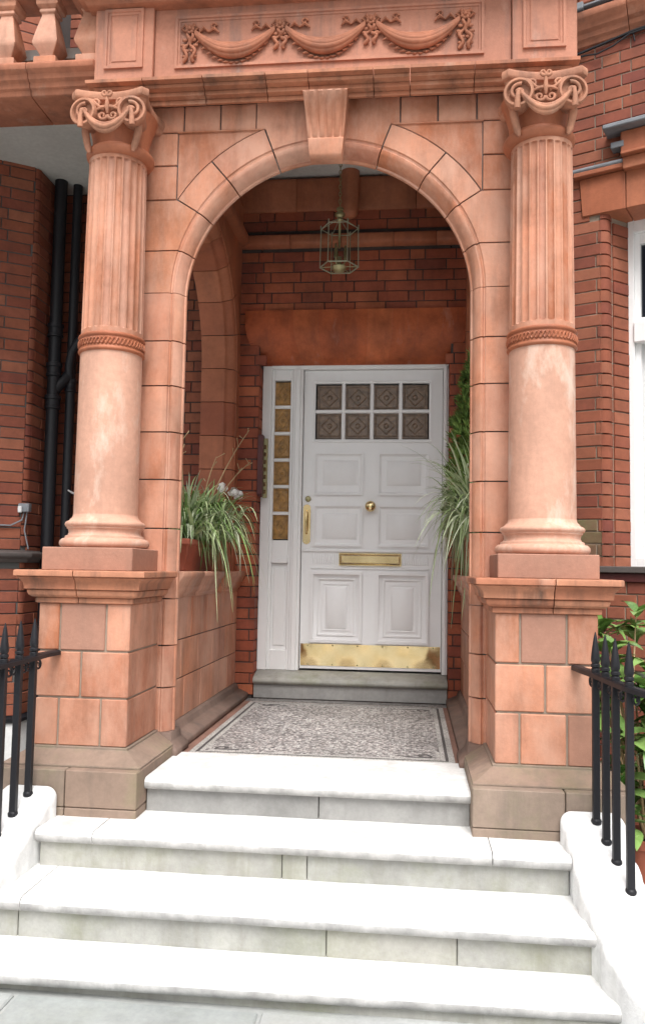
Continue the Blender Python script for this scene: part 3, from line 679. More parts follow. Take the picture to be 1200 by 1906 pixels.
# --- side walls with arches, low walls below
SX = .82; SYC, SZC, SR, SRA = .89, 2.95, .745, .835
SP = [(.835, 0), (.831, .007), (.822, .009), (.815, .002), (.80, .006), (.785, .022), (.772, .042), (.762, .06), (.755, .064), (.748, .07), (.745, .08), (.745, .24), (.80, .25)]
for sg in (-1, 1):
    mp = (lambda s_: (lambda h, z, d: (s_ * (SX + d), h, z)))(sg)
    core = M(); ring = arcpts(SYC, SZC, .80, -PI / 2, PI / 2, 32)
    core.prism([(.16, 1.5), (SYC - .80, 1.5)] + ring + [(SYC + .80, 1.5), (WALL + .02, 1.5), (WALL + .02, 4.44), (.16, 4.44)], .012, .24, mp)
    sw = core.build('side_wall', MORTAR, port, smooth=0)
    dd = .003 / SRA
    angs = [rad(q) for q in (-90, -72, -54, -36, -18, 0, 18, 36, 54, 72, 90)]
    for a0, a1 in zip(angs, angs[1:]):
        outer = arcpts(SYC, SZC, .95, a1 - dd, a0 + dd, 6)
        outer = [(min(max(h, .165), WALL - .002), z) for h, z in outer]
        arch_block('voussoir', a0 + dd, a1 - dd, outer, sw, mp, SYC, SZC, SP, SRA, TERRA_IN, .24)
    for i in range(6):
        z1_ = SZC - .242 * i; z0_ = SZC - .242 * (i + 1)
        for s_ in (-1, 1):
            mm = M(); ho = WALL - .002 if s_ > 0 else .165
            hi = SYC + s_ * SRA
            poly = [(hi, z0_ + .003), (ho, z0_ + .003), (ho, z1_ - .003), (hi, z1_ - .003)]
            if abs(ho - hi) > .01 and (ho - hi) * s_ > 0: mm.prism(poly, 0, .24, mp)
            mm.grid([[mp(SYC + s_ * r, z, d) for r, d in SP] for z in (z0_ + .003, z1_ - .003)], closed_v=True, cap=True)
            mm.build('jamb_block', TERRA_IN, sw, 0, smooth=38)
    # plain blocks over the arch and string course
    rowsz = [(3.905, 3.945)]
    def above(z0_, z1_, y0_, y1_):
        M().prism([(y0_ + .003, z0_ + .003), (y1_ - .003, z0_ + .003), (y1_ - .003, z1_ - .003), (y0_ + .003, z1_ - .003)], 0, .1, mp).build('block', TERRA_IN, sw, .003)
    ys = [.165, .58, 1.0, 1.4, WALL - .002]
    for a, b in zip(ys, ys[1:]): above(4.03, 4.22, a, b); above(4.22, 4.43, a, b)
    pth = [(-SX, .165), (-SX, WALL - .06)] if sg < 0 else [(SX, WALL - .06), (SX, .165)]
    pth = [pth[1], pth[0]] if False else pth
    # path runs so that the moulding faces into the porch
    q = [(-SX, .165), (-SX, WALL - .058)]
    q = q if sg < 0 else [(SX, WALL - .058), (SX, .165)]
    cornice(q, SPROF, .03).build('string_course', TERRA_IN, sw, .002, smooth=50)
    # spandrel corners
    for s_ in (-1, 1):
        ho = WALL - .002 if s_ > 0 else .165
        ar = [p for p in arcpts(SYC, SZC, .952, 0, s_ * PI / 2, 14) if (p[0] - ho) * s_ < 0]
        zl_ = SZC + math.sqrt(max(0, .952 ** 2 - (ho - SYC) ** 2))
        M().prism(ar + [(ho, zl_), (ho, 3.9), (SYC, 3.9)], .004, .1, mp).build('spandrel_panel', TERRA_IN, sw, 0, smooth=0)
    # low wall
    lw = M().prism([(.16, .6), (WALL - .0, .6), (WALL - .0, 1.36), (.16, 1.36)], .0, .22, (lambda s_: (lambda h, z, d: (s_ * (SX - .012 + d), h, z)))(sg)).build('low_wall', MORTAR, port, smooth=0)
    lp = (lambda s_: (lambda h, z, d: (s_ * (SX - .02 + d), h, z)))(sg)
    zz = [.70, .92, 1.13, 1.365]
    for r_, (z0_, z1_) in enumerate(zip(zz, zz[1:])):
        st = (.3, .22, .42)[r_]; c_ = [.165]; t = .165 + st
        while t < WALL - .1: c_.append(t); t += .36
        c_.append(WALL - .004)
        for a, b in zip(c_, c_[1:]):
            M().prism([(a + .003, z0_ + .003), (b - .003, z0_ + .003), (b - .003, z1_ - .003), (a + .003, z1_ - .003)], random.uniform(-.001, .001), .05, lp).build('block', TERRA, lw, .003)
    def inpath(y0_, y1_, x_): return [(-x_, y0_), (-x_, y1_)] if sg < 0 else [(x_, y1_), (x_, y0_)]
    CPI = [(0, 1.358), (.01, 1.362), (.01, 1.378), (.022, 1.39), (.03, 1.41), (.03, 1.42), (.04, 1.43), (.046, 1.452), (.06, 1.47), (.064, 1.478), (.064, 1.498), (.06, 1.502)]
    yc_ = [.166, .62, 1.12, WALL - .004]
    for a, b in zip(yc_, yc_[1:]): cornice(inpath(a + .0015, b - .0015, .80), CPI, .29).build('coping', TERRA, lw, .002, smooth=50)
    BPI = [(.10, .60), (.10, .628), (.092, .636), (.05, .655), (.03, .66), (.02, .69), (.004, .703)]
    cornice(inpath(.0, WALL - .004, .80), BPI, .03).build('base_moulding', BASEGREY, lw, .002, smooth=50)
# --- ceiling
M().box(-1.15, 1.15, .02, WALL + .02, 4.43, 4.5).build('ceiling', CEIL, port, smooth=0)
# --- ledge over the arch, in blocks
EP = [(.0, 3.95), (.03, 3.945), (.052, 3.93), (.062, 3.906), (.082, 3.904), (.080, 3.926), (.074, 3.930), (.112, 3.932), (.110, 3.953), (.104, 3.957), (.145, 3.96), (.146, 3.976), (.14, 3.979), (.18, 3.982), (.18, 4.0), (.02, 4.022)]
xs = [-1.05, -.93, -.62, -.3, -.085, .24, .42, .735, 1.05]
for i in range(len(xs) - 1):
    a, b = xs[i], xs[i + 1]
    if i == 0: pts = [(-1.05, .12), (-1.05, 0), (b - .002, 0)]
    elif i == len(xs) - 2: pts = [(a + .002, 0), (1.05, 0), (1.05, .12)]
    else: pts = [(a + .002, 0), (b - .002, 0)]
    cornice(pts, EP, .05).build('cornice_block', LEDGE, port, .001, smooth=30)
# --- attic with swags
at = M().box(-.925, .925, -.004, .118, 4.0, 4.50).build('attic', ATTIC, port, smooth=0)
def relief(name, mm, mat=ATTIC, sm=45, bev=0): return mm.build(name, mat, at, bev, smooth=sm)
def frameP(x0, x1, z0, z1, w, y, up):
    mm = M(); o = [(x0, z0), (x1, z0), (x1, z1), (x0, z1)]
    def ins(k): return [(x0 + k, z0 + k), (x1 - k, z0 + k), (x1 - k, z1 - k), (x0 + k, z1 - k)]
    rows = [[(h, y + .004, z) for h, z in o], [(h, y - up, z) for h, z in o], [(h, y - up, z) for h, z in ins(w * .45)], [(h, y - up * .4, z) for h, z in ins(w * .55)], [(h, y - up * .35, z) for h, z in ins(w * .9)], [(h, y + .004, z) for h, z in ins(w)]]
    mm.grid(rows, closed_u=True, closed_v=True); return mm
relief('panel_frame', frameP(-.815, .79, 4.145, 4.43, .03, -.004, .012))
nodes = [-.735, -.254, .216, .695]; NZ = 4.345
AO = M
for a, b in zip(nodes, nodes[1:]):
    mm = M(); yb_ = -.012
    p0 = (a + .03, yb_, NZ - .015); p1 = (b - .03, yb_, NZ - .015)
    swag(mm, p0, p1, .115, .032, 4, (0, -1, 0), 22, .8)
    swag(mm, (a + .06, yb_ - .004, NZ - .045), (b - .06, yb_ - .004, NZ - .045), .05, .014, 2, (0, -1, 0), 18)
    for i in range(13):       # frilled edge below the swag
        t = (i + .7) / 14.4; w = 4 * t * (1 - t); xx = a + .03 + (b - a - .06) * t; z = NZ - .02 - .155 * w - .01
        dx = .016; sl_ = (1 - 2 * t) * .115 * 4 / (b - a) * -1
        mm.tube([(xx - dx, yb_ - .002, z - dx * sl_ * -1 + .003), (xx, yb_ - .009, z - .004), (xx + dx, yb_ - .002, z + dx * sl_ * 1 + .003)], [.004, .0068, .003], 6)
    for s_, q in ((1, a), (-1, b)):   # flying ribbon ends above the swag
        mm.tube([(q + s_ * .05, yb_, NZ - .01), (q + s_ * .075, yb_ - .008, NZ + .012), (q + s_ * .10, yb_, NZ - .008), (q + s_ * .13, yb_ - .008, NZ + .006), (q + s_ * .155, yb_, NZ - .014)], [.006, .011, .006, .011, .004], 6)
        spiral(mm, (q + s_ * .125, yb_ - .002, NZ + .022), (s_, 0, 0), (0, 0, 1), .018, .006, 1.1, .006, 0, 1, 16)
    relief('garland', mm, TERRA_OLD, 60)
for k, a in enumerate(nodes):
    mm = M(); yb_ = -.012
    for i in range(7):
        an = 2 * PI * i / 7; mm.ball((a + .017 * math.cos(an), yb_ - .006, NZ + .008 + .017 * math.sin(an)), .011, 8, (1, .8, 1))
    mm.ball((a, yb_ - .012, NZ + .008), .011, 8)
    for s_ in (-1, 1):
        mm.tube([(a, yb_, NZ), (a + s_ * .025, yb_ - .01, NZ + .03), (a + s_ * .042, yb_ - .004, NZ + .012), (a + s_ * .02, yb_, NZ - .006)], [.006, .011, .010, .005], 6)
        z = NZ - .02; L_ = .15 if k in (0, 3) else .10; pts = []; 
        for i in range(13): t = i / 12; pts.append((a + s_ * (.006 + .022 * t) + .012 * math.sin(t * 11 + s_), yb_ - .006 - .006 * math.cos(t * 9), z - L_ * t))
        mm.tube(pts, lambda t: .0065 + .005 * abs(math.sin(t * 9)), 6)
        for i in range(4 if k in (0, 3) else 2):
            t = (i + 1) / 5; mm.ball((a + s_ * (.024 + .010 * math.sin(i * 2.1)), yb_ - .004, z - L_ * t), .0125, 6, (1.4, .6, .8))
    relief('ribbon_knot', mm, TERRA_OLD, 60)
for sg in (-1, 1):
    xa, xb = sorted((sg * .928, sg * 1.245))
    ap = M().box(xa, xb, -.03, .118, 4.0, 4.5).build('attic_pier', ATTIC, port, .003)
    xc_ = sg * 1.085
    frameP(xc_ - .105, xc_ + .105, 4.145, 4.47, .032, -.03, .013).build('panel_frame', ATTIC, ap, 0, smooth=45)
    M().box(xc_ - .068, xc_ + .068, -.034, -.028, 4.185, 4.43).build('panel_field', ATTIC, ap, .002)
TP = [(.02, 4.475), (.04, 4.48), (.05, 4.50), (.08, 4.505), (.085, 4.52), (.13, 4.53), (.135, 4.57), (.17, 4.60), (.18, 4.64), (.02, 4.66)]
cornice([(-1.245, .12), (-1.245, -.03), (1.245, -.03), (1.245, .12)], TP, .1).build('top_cornice', TERRA_OLD, port, .002, smooth=45)
M().box(-1.2, 1.2, .118, WALL, 4.5, 4.56).build('roof_slab', LEAD, port, smooth=0)

# ------------------------------------------------------------------ steps
steps = thing('entrance_steps', (0, -.9, .07), 'flight of worn white stone steps up to the porch', 'steps')
def tread(x0, x1, yn0, yn1, yb, z, th, mat, name='tread', seg=10):
    """slab with a rounded nose; nose line from (x0,yn0) to (x1,yn1)"""
    mm = M(); r = th / 2; rows = []; n = max(2, int((x1 - x0) / .12))
    for i in range(n + 1):
        t = i / n; xx = x0 + (x1 - x0) * t; yn = yn0 + (yn1 - yn0) * t + .0009 * math.sin(xx * 19 + z * 40); w = .0006 * math.sin(xx * 13 + z * 9)
        pr = [(yb, z + w), (yn + r * 2.2, z + w)]
        for k in range(seg + 1):
            a = PI / 2 + PI * k / seg; pr.append((yn + r + r * math.cos(a) * 1.0, z - r + r * math.sin(a) + w * (1 - k / seg)))
        pr += [(yb, z - th)]
        rows.append([(xx, y, zz_) for y, zz_ in pr])
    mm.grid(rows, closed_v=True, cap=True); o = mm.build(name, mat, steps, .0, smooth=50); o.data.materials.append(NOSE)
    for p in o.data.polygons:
        if p.center.z < z - th * .36 and p.normal.y < -.1: p.material_index = 1  # lower front of the rounded nose takes the greyer stone
    return o
TH = .052
def ny(y, s_, x_): return y + s_ * x_
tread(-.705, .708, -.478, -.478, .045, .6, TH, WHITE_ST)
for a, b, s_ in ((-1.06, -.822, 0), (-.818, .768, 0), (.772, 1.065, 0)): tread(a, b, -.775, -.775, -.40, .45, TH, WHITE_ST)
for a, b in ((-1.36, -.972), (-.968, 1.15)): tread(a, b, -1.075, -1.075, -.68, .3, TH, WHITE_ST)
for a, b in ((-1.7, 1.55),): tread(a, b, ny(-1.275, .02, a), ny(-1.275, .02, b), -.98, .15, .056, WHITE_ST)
def riser(x0, x1, y, z0, z1, mat): M().box(x0, x1, y, y + .06, z0, z1).build('riser', mat, steps, .003)
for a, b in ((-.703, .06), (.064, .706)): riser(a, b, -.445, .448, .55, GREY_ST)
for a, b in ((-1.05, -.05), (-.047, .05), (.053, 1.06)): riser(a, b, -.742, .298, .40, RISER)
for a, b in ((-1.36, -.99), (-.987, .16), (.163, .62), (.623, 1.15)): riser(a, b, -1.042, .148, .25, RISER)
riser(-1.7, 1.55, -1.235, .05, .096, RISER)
M().box(-1.2, 1.2, -1.0, WALL, .03, .10).build('foundation', MORTAR, steps, smooth=0)
M().box(-1.02, 1.02, -.7, WALL, .10, .395).build('foundation', MORTAR, steps, smooth=0)
M().box(-.95, .95, -.40, WALL, .395, .545).build('foundation', MORTAR, steps, smooth=0)
# ------------------------------------------------------------------ porch floor
fl = tag(M().box(-.84, .86, .05, WALL, .55, .594).build('porch_floor', RED_TILE, None, smooth=0), kind='structure')
MX0, MX1, MY0, MY1 = -.655, .672, .048, 1.67
def strip(name, x0, x1, y0_, y1_, z, mat): return M().box(x0, x1, y0_, y1_, .59, z).build(name, mat, fl, smooth=0)
strip('mosaic_field', MX0 + .07, MX1 - .07, MY0 + .07, MY1 - .07, .598, MOSAIC)
def ringstrip(name, k0, k1, z, mat):
    mm = M()
    mm.box(MX0 + k0, MX1 - k0, MY0 + k0, MY0 + k1, .59, z); mm.box(MX0 + k0, MX1 - k0, MY1 - k1, MY1 - k0, .59, z)
    mm.box(MX0 + k0, MX0 + k1, MY0 + k1, MY1 - k1, .59, z); mm.box(MX1 - k1, MX1 - k0, MY0 + k1, MY1 - k1, .59, z); mm.build(name, mat, fl, smooth=0)
ringstrip('border_band', 0, .0295, .5982, MOS_WHITE); ringstrip('border_band', .0305, .0445, .5985, MOS_DARK); ringstrip('border_band', .0455, .0695, .5982, MOS_WHITE)
for sx, sy in ((0, 0), (1, 0), (0, 1), (1, 1)):
    cx_ = MX0 + .11 if not sx else MX1 - .11; cy_ = MY0 + .11 if not sy else MY1 - .11; ex = 1 if not sx else -1; ey = 1 if not sy else -1
    mm = M(); pts = []
    for i in range(15): t = i / 14; a = -.5 + t * 5.6; r = .055 * (1 - .72 * t); pts.append((cx_ + ex * (.11 - .17 * t * .3 - r * math.cos(a) - .05), cy_ + ey * (r * math.sin(a) + .01), .598))
    mm.tube(pts, lambda t: .007 + .006 * math.sin(PI * t), 6, flat=.12, up=(0, 0, 1))
    mm.tube([(cx_ + ex * .02, cy_ - ey * .02, .598), (cx_ + ex * .10, cy_ - ey * .005, .598), (cx_ + ex * .18, cy_ + ey * .03, .598)], [.004, .014, .003], 6, flat=.06, up=(0, 0, 1))
    mm.build('corner_scroll', MOS_DARK, fl, 0, smooth=0)
    mm = M(); mm.tube([(cx_ - ex * .01, cy_ - ey * .028, .598), (cx_ + ex * .14, cy_ - ey * .032, .598), (cx_ + ex * .2, cy_ + ey * .0, .598)], [.012, .009, .003], 6, flat=.06, up=(0, 0, 1)); mm.tube([(cx_ - ex * .028, cy_, .598), (cx_ - ex * .032, cy_ + ey * .12, .598), (cx_, cy_ + ey * .18, .598)], [.012, .009, .003], 6, flat=.06, up=(0, 0, 1)); mm.build('corner_scroll', MOS_WHITE, fl, 0, smooth=0)
strip('back_strip', -.70, .715, MY1 + .03, WALL - .008, .597, MOS_GREY)

# ------------------------------------------------------------------ white side walls of the steps
def kerb(sg, label):
    cl = [(1.178, -.585), (1.18, -.68), (1.184, -.8), (1.19, -.92), (1.2, -1.03), (1.22, -1.14), (1.26, -1.25), (1.325, -1.34)]
    # resample
    P = [];
    for (a, b) in zip(cl, cl[1:]):
        for i in range(4): P.append((a[0] + (b[0] - a[0]) * i / 4, a[1] + (b[1] - a[1]) * i / 4))
    P.append(cl[-1]); rows = []; n = len(P)
    for i, (px, py) in enumerate(P):
        dx = P[min(i + 1, n - 1)][0] - P[max(i - 1, 0)][0]; dy = P[min(i + 1, n - 1)][1] - P[max(i - 1, 0)][1]; L_ = math.hypot(dx, dy); nx_, ny_ = -dy / L_, dx / L_
        top = .572 - .50 * (-.585 - py) * (1 if py > -1.2 else 1); top = max(top, .2); hw = .121; rr = .045
        wob = .004 * math.sin(i * 1.7) + .003 * math.sin(i * .6 + 1)
        pr = [(-hw, .05)]
        for k in range(7): a = PI - PI / 2 * k / 6; pr.append((-hw + rr + rr * math.cos(a), top - rr + rr * math.sin(a)))
        for k in range(7): a = PI / 2 - PI / 2 * k / 6; pr.append((hw - rr + rr * math.cos(a), top - rr + rr * math.sin(a)))
        pr.append((hw, .05))
        rows.append([(sg * (px + nx_ * (o + wob * (1 if o > 0 else -1))), py + ny_ * o, z + wob * .6 * (z > .1)) for o, z in pr])
    mm = M(); mm.grid(rows, closed_v=True, cap=True)
    return tag(mm.build('kerb_wall', LIMEWASH, None, .0, smooth=50), label, 'low wall', 'white side walls of the steps')
kerb(-1, 'rounded white painted low wall along the left edge of the steps'); kerb(1, 'rounded white painted low wall along the right edge of the steps')

# ------------------------------------------------------------------ railings
def railing(sg, posts, label):
    th_ = thing('iron_railing', (sg * posts[0][0], posts[0][1], posts[0][2]), label, 'railing', 'black iron railings beside the steps')
    path = [(sg * 1.15, PF - .002, 1.13), (sg * 1.165, -.53, 1.128)] + [(sg * x_, y_, 1.126 - .004 * i) for i, (x_, y_, z_) in enumerate(posts)]
    lx, ly, _ = posts[-1]; path.append((sg * (lx + .06), ly - .13, 1.105))
    mm = M(); pts = []
    pv = [Vector(p) for p in path]
    for a, b in zip(pv, pv[1:]):
        for i in range(4): pts.append(a.lerp(b, i / 4))
    pts.append(pv[-1])
    rows = []
    for i, p in enumerate(pts):
        t = (pts[min(i + 1, len(pts) - 1)] - pts[max(i - 1, 0)]); t.z = 0; t.normalize(); nrm = Vector((t.y, -t.x, 0)); w, h = .021, .011
        rows.append([p + nrm * a * w + Vector((0, 0, b * h)) for a, b in ((-1, -1), (1, -1), (1, .5), (.6, 1), (-.6, 1), (-1, .5))])
    mm.grid(rows, closed_v=True, cap=True); mm.build('rail', IRON, th_, 0, smooth=30)
    for i, (x_, y_, z_) in enumerate(posts):
        cx_, cy_ = sg * x_, y_; h = .0135; top = 1.13 - .004 * i
        mm = M(); mm.box(cx_ - h, cx_ + h, cy_ - h, cy_ + h, z_ - .03, top - .006)
        mm.lathe([(.020, z_ - .01), (.022, z_ + .005), (.016, z_ + .014)], cx_, cy_, 10)
        po = mm.build('post', IRON, th_, .0025)
        mm = M(); mm.lathe([(.012, top), (.0175, top + .006), (.0175, top + .018), (.0135, top + .022), (.018, top + .027), (.018, top + .036), (.0135, top + .04), (.0178, top + .05), (.018, top + .062), (.014, top + .095), (.0075, top + .14), (.0015, top + .165)], cx_, cy_, 12); mm.build('spike', IRON, po, 0, smooth=40)
        if i < len(posts):
            mm = M(); nx_ = posts[min(i + 1, len(posts) - 1)]; dv = Vector((sg * (nx_[0] - x_), nx_[1] - y_, 0))
            if dv.length < .01: dv = Vector((sg * .04, -.1, 0))
            dv.normalize()
            for s_ in (-1, 1):
                mm = M(); spiral(mm, Vector((cx_, cy_, top - .040)) + dv * s_ * .036, dv * s_, (0, 0, 1), .024, .007, 1.35, .0055, PI * .5, -1, 26); mm.build('scroll', IRON, po, 0, smooth=40)
    return th_
railing(1, [(1.186, -.632, .55), (1.204, -.72, .50), (1.22, -.81, .455), (1.24, -.93, .395)], 'black spiked iron railing with scrolls, right of the steps before the leafy shrub')
railing(-1, [(1.163, -.632, .55), (1.176, -.735, .495), (1.188, -.845, .44), (1.205, -.955, .385)], 'black spiked iron railing with scrolls, left of the steps')

# ------------------------------------------------------------------ lantern
LX, LY = -.022, 1.0
lan = thing('hanging_lantern', (LX, LY, 3.40), 'six-sided glass and brass lantern hanging in the porch', 'lantern')
def hexp(r, z, k, a0=0): return (LX + r * math.cos(PI / 3 * k + a0), LY + r * math.sin(PI / 3 * k + a0), z)
zb_, zt_ = 3.435, 3.685; rb_, rt_ = .122, .118
mm = M()
for k in range(6):
    mm.tube([hexp(rb_, zb_, k), hexp(rb_, zb_, k + 1)], .0045, 6, cap=True); mm.tube([hexp(rt_, zt_, k), hexp(rt_, zt_, k + 1)], .0033, 6); mm.tube([hexp(rb_, zb_, k), hexp(rt_, zt_, k)], .003, 6)
    mm.tube([hexp(rt_, zt_, k), hexp(.012, 3.745, k)], .0018, 5); mm.tube([hexp(rt_, zt_ - .01, k), hexp(rt_ + .002, zt_ + .022, k)], .004, 6)
mm.build('frame', PALEBRASS, lan, 0, smooth=40)
mm = M()
for k in range(6): mm.add([hexp(rb_ - .004, zb_ + .004, k), hexp(rb_ - .004, zb_ + .004, k + 1), hexp(rt_ - .004, zt_ - .004, k + 1), hexp(rt_ - .004, zt_ - .004, k)], [(0, 1, 2, 3)])
mm.build('glass', GLASS_C, lan, 0, smooth=0)
mm = M(); mm.lathe([(.008, 3.56), (.008, 3.73), (.02, 3.742), (.018, 3.752), (.02, 3.762), (.032, 3.77), (.033, 3.782), (.02, 3.792), (.014, 3.80), (.024, 3.807), (.022, 3.82), (.005, 3.826)], LX, LY, 20); mm.build('cap', OLDBRASS, lan, 0, smooth=50)
mm = M(); mm.lathe([(.008, 3.40), (.03, 3.405), (.045, 3.425), (.048, 3.435), (.02, 3.445), (.016, 3.46), (.016, 3.5)], LX, LY, 20)
for k in range(3): a = 2 * PI * k / 3; mm.tube([(LX, LY, 3.455), (LX + .03 * math.cos(a), LY + .03 * math.sin(a), 3.45), (LX + .038 * math.cos(a), LY + .038 * math.sin(a), 3.475), (LX + .038 * math.cos(a), LY + .038 * math.sin(a), 3.49)], .006, 6)
for k in range(6): mm.tube([(LX, LY, 3.44), hexp(rb_, zb_, k)], .0022, 5)
mm.build('lamp_holder', OLDBRASS, lan, 0, smooth=50)
for k in range(3):
    a = 2 * PI * k / 3; mm = M(); mm.lathe([(.011, 3.488), (.011, 3.54), (.006, 3.545), (.008, 3.56), (.002, 3.58)], LX + .038 * math.cos(a), LY + .038 * math.sin(a), 10); mm.build('candle_bulb', OLDBRASS, lan, 0, smooth=50)
mm = M(); z = 3.826
i = 0
while z < 4.425:
    pts = [Vector((LX, LY, z + .014)) + (Vector((1, 0, 0)) if i % 2 else Vector((0, 1, 0))) * .008 * math.cos(2 * PI * k / 10) + Vector((0, 0, .015 * math.sin(2 * PI * k / 10))) for k in range(11)]
    mm.tube(pts, .0026, 5, cap=False); z += .024; i += 1
mm.build('chain', OLDBRASS, lan, 0, smooth=40)

# ------------------------------------------------------------------ bays
# right bay: canted face running towards the viewer
RU = Vector((.8988, -.4384)); RN = Vector((-.4384, -.8988)); R0 = Vector((1.55, 1.25))
def RP(s, o=0, z=0): return (R0.x + RU.x * s + RN.x * o, R0.y + RU.y * s + RN.y * o, z)
rb = thing('bay_window', RP(.2, 0, .06), 'projecting brick bay with tall white window, right of the right column', 'bay window', 'brick bays either side of the porch')
def rbox(s0, s1, o0, o1, z0, z1, name, mat, par, bev=.003, dz=0):
    mm = M(); mm.add([RP(s, o, z) for s in (s0, s1) for o in (o0, o1) for z in (z0, z1)], [(0, 1, 3, 2), (4, 6, 7, 5), (0, 4, 5, 1), (2, 3, 7, 6), (0, 2, 6, 4), (1, 5, 7, 3)])
    return mm.build(name, mat, par, bev)
JS = .135; WS0, WS1 = JS + .105, 1.2      # jamb position along the face, window extent
rbox(-.62, JS - .045, -.45, -.008, 0, 7.0, 'wall', MORTAR_L, rb, 0); rbox(WS1 + .03, 1.9, -.35, -.008, 0, 7, 'wall', MORTAR_L, rb, 0)
rbox(JS - .045, WS1 + .03, -.35, -.008, 3.84, 7, 'wall', MORTAR_L, rb, 0); rbox(JS - .045, WS1 + .03, -.35, -.008, 0, 1.55, 'wall', MORTAR_L, rb, 0)
mm = M(); mm.add([RP(s_, o_, z_) for z_ in (1.55, 3.84) for s_, o_ in ((JS - .045, -.06), (JS - .02, -.06), (JS + .08, -.25), (JS + .08, -.45), (JS - .045, -.45))], [(0, 1, 2, 3, 4), (9, 8, 7, 6, 5)] + [(i, (i + 1) % 5, 5 + (i + 1) % 5, 5 + i) for i in range(5)]); mm.build('wall', MORTAR_L, rb, 0, smooth=0)
bb = Bricks(rb, BRICK, .077)
def allow_r(z):
    if z < 1.55: return [(-.6, 1.85)]
    if z < 3.82: return [(-.6, JS - .05), (WS1 + .04, 1.85)]
    if z < 4.08: return [(-.6, .02), (1.3, 1.85)]
    return [(-.6, 1.85)]
bb.field((R0.x, R0.y), RU, -.6, 1.85, .1, 5.0, allow_r); bb.field((R0.x, R0.y), RU, -.6, 1.85, 5.12, 6.6, None)
bb.n = min(bb.n, 240)
# rounded jamb bricks
mmb = M(); rr = .05; hh = .068
ring = [(JS - .046, 0), (JS - .045, 0)] + [(JS - rr + rr * math.sin(a), -rr + rr * math.cos(a)) for a in [PI / 2 * k / 6 for k in range(7)]] + [(JS, -.105), (JS - .05, -.105)]
z = .1 + .077 * 19; k = 0
bull = None
while z < 3.82:
    if bull is None:
        mmb.grid([[RP(s, o, zz_) for s, o in ring] for zz_ in (0.0, hh)], closed_v=True, cap=True); bull = mmb.build('bullnose_brick', BRICK, rb, .003, smooth=40); bull.location.z = z + LOC[rb.name].z * 0
        me_b = bull.data; bull.location = (0, 0, z)
    else:
        o = link('bullnose_brick', me_b, BRICK, rb); o.location = (random.uniform(-.001, .001), 0, z)
    z += .077
jr = M()
_a = Vector(RP(JS - .008, -.05)); _b = Vector(RP(JS + .09, -.24)); bb.field((_a.x, _a.y), (_b - _a).xy, .05, .23, .1 + .077 * 19, 3.82, phase=1)
bb.finish()
# window
wn_ = tag(rbox(WS0 - .03, WS0 + .006, -.34, -.215, 1.57, 3.84, 'window', FRAMEP, rb), 'tall white sash window')
rbox(WS1 - .03, WS1 + .03, -.34, -.215, 1.57, 3.84, 'jamb', FRAMEP, wn_); rbox(WS0 + .006, WS1 - .03, -.34, -.215, 3.75, 3.84, 'head', FRAMEP, wn_); rbox(WS0 + .006, WS1 - .03, -.35, -.20, 3.02, 3.15, 'transom', FRAMEP, wn_); rbox(WS0 + .006, WS1 - .03, -.34, -.215, 1.57, 1.63, 'bottom_rail', FRAMEP, wn_)
for s in (WS0 + .006, WS1 - .065): rbox(s, s + .034, -.32, -.25, 1.63, 3.02, 'stile', FRAMEP, wn_); rbox(s, s + .034, -.32, -.25, 3.15, 3.75, 'stile', FRAMEP, wn_)
rbox(WS0 + .04, WS1 - .065, -.32, -.25, 1.63, 1.72, 'sash_rail', FRAMEP, wn_); rbox(WS0 + .04, WS1 - .065, -.32, -.25, 3.68, 3.75, 'sash_rail', FRAMEP, wn_); rbox(WS0 + .04, WS1 - .065, -.32, -.25, 3.15, 3.19, 'sash_rail', FRAMEP, wn_)
rbox(WS0 + .04, WS1 - .065, -.295, -.285, 3.19, 3.68, 'pane', GLASS_W, wn_, 0); rbox(WS0 + .04, WS1 - .065, -.295, -.285, 1.72, 3.02, 'pane', CURTAIN, wn_, 0)
MOSS = stone('mossy_brick', [(.16, .13, .07), (.20, .11, .07), (.13, .13, .06)], .9, stain=(.08, .09, .04), streak=.7, vary=.4, green=.6)
for o in rb.children:
    if o.name.startswith('brick.') and 1.575 < o.location.z < 1.86:
        s_ = (Vector(o.location).xy - R0).dot(RU)
        if -.2 < s_ < .1 and (o.location.z < 1.75 or s_ < -.02): o.material_slots[0].link = 'OBJECT'; o.material_slots[0].material = MOSS
# sill, lintel, lead covered hood, string cornice
rbox(-.55, 1.9, -.40, .045, 1.535, 1.575, 'sill', SLATE, rb, .005); rbox(-.55, 1.9, -.06, .02, 1.48, 1.533, 'sill_moulding', MAROON, rb, .004)
for s0, s1 in ((.0, .245), (.249, .5), (.504, .76), (.764, 1.02), (1.024, 1.3)):
    mm = M(); e = -.04 if s0 == .0 else 0
    mm.add([RP(s, o, z) for (s, z) in ((s0 - e * -.6 if e else s0, 3.825), (s1, 3.825), (s1, 4.075), (s0 + e, 4.075)) for o in (-.28, .012)], [(0, 2, 3, 1), (2, 4, 5, 3), (4, 6, 7, 5), (6, 0, 1, 7), (0, 6, 4, 2), (1, 3, 5, 7)]); mm.build('lintel_block', TERRA_IN, rb, .004)
rbox(-.07, 1.35, -.02, .05, 4.078, 4.108, 'hood', TERRA_IN, rb, .004)
mm = M(); mm.tube([RP(-.085, .035, 4.12), RP(.24, .035, 4.122)], .017, 10); mm.build('lead_flashing', LEAD, rb, 0, smooth=40)
rbox(.24, 1.3, -.02, .06, 4.06, 4.135, 'hood', TERRA_IN, rb, .004); rbox(.235, 1.32, -.02, .10, 4.137, 4.155, 'hood', TERRA_IN, rb, .004)
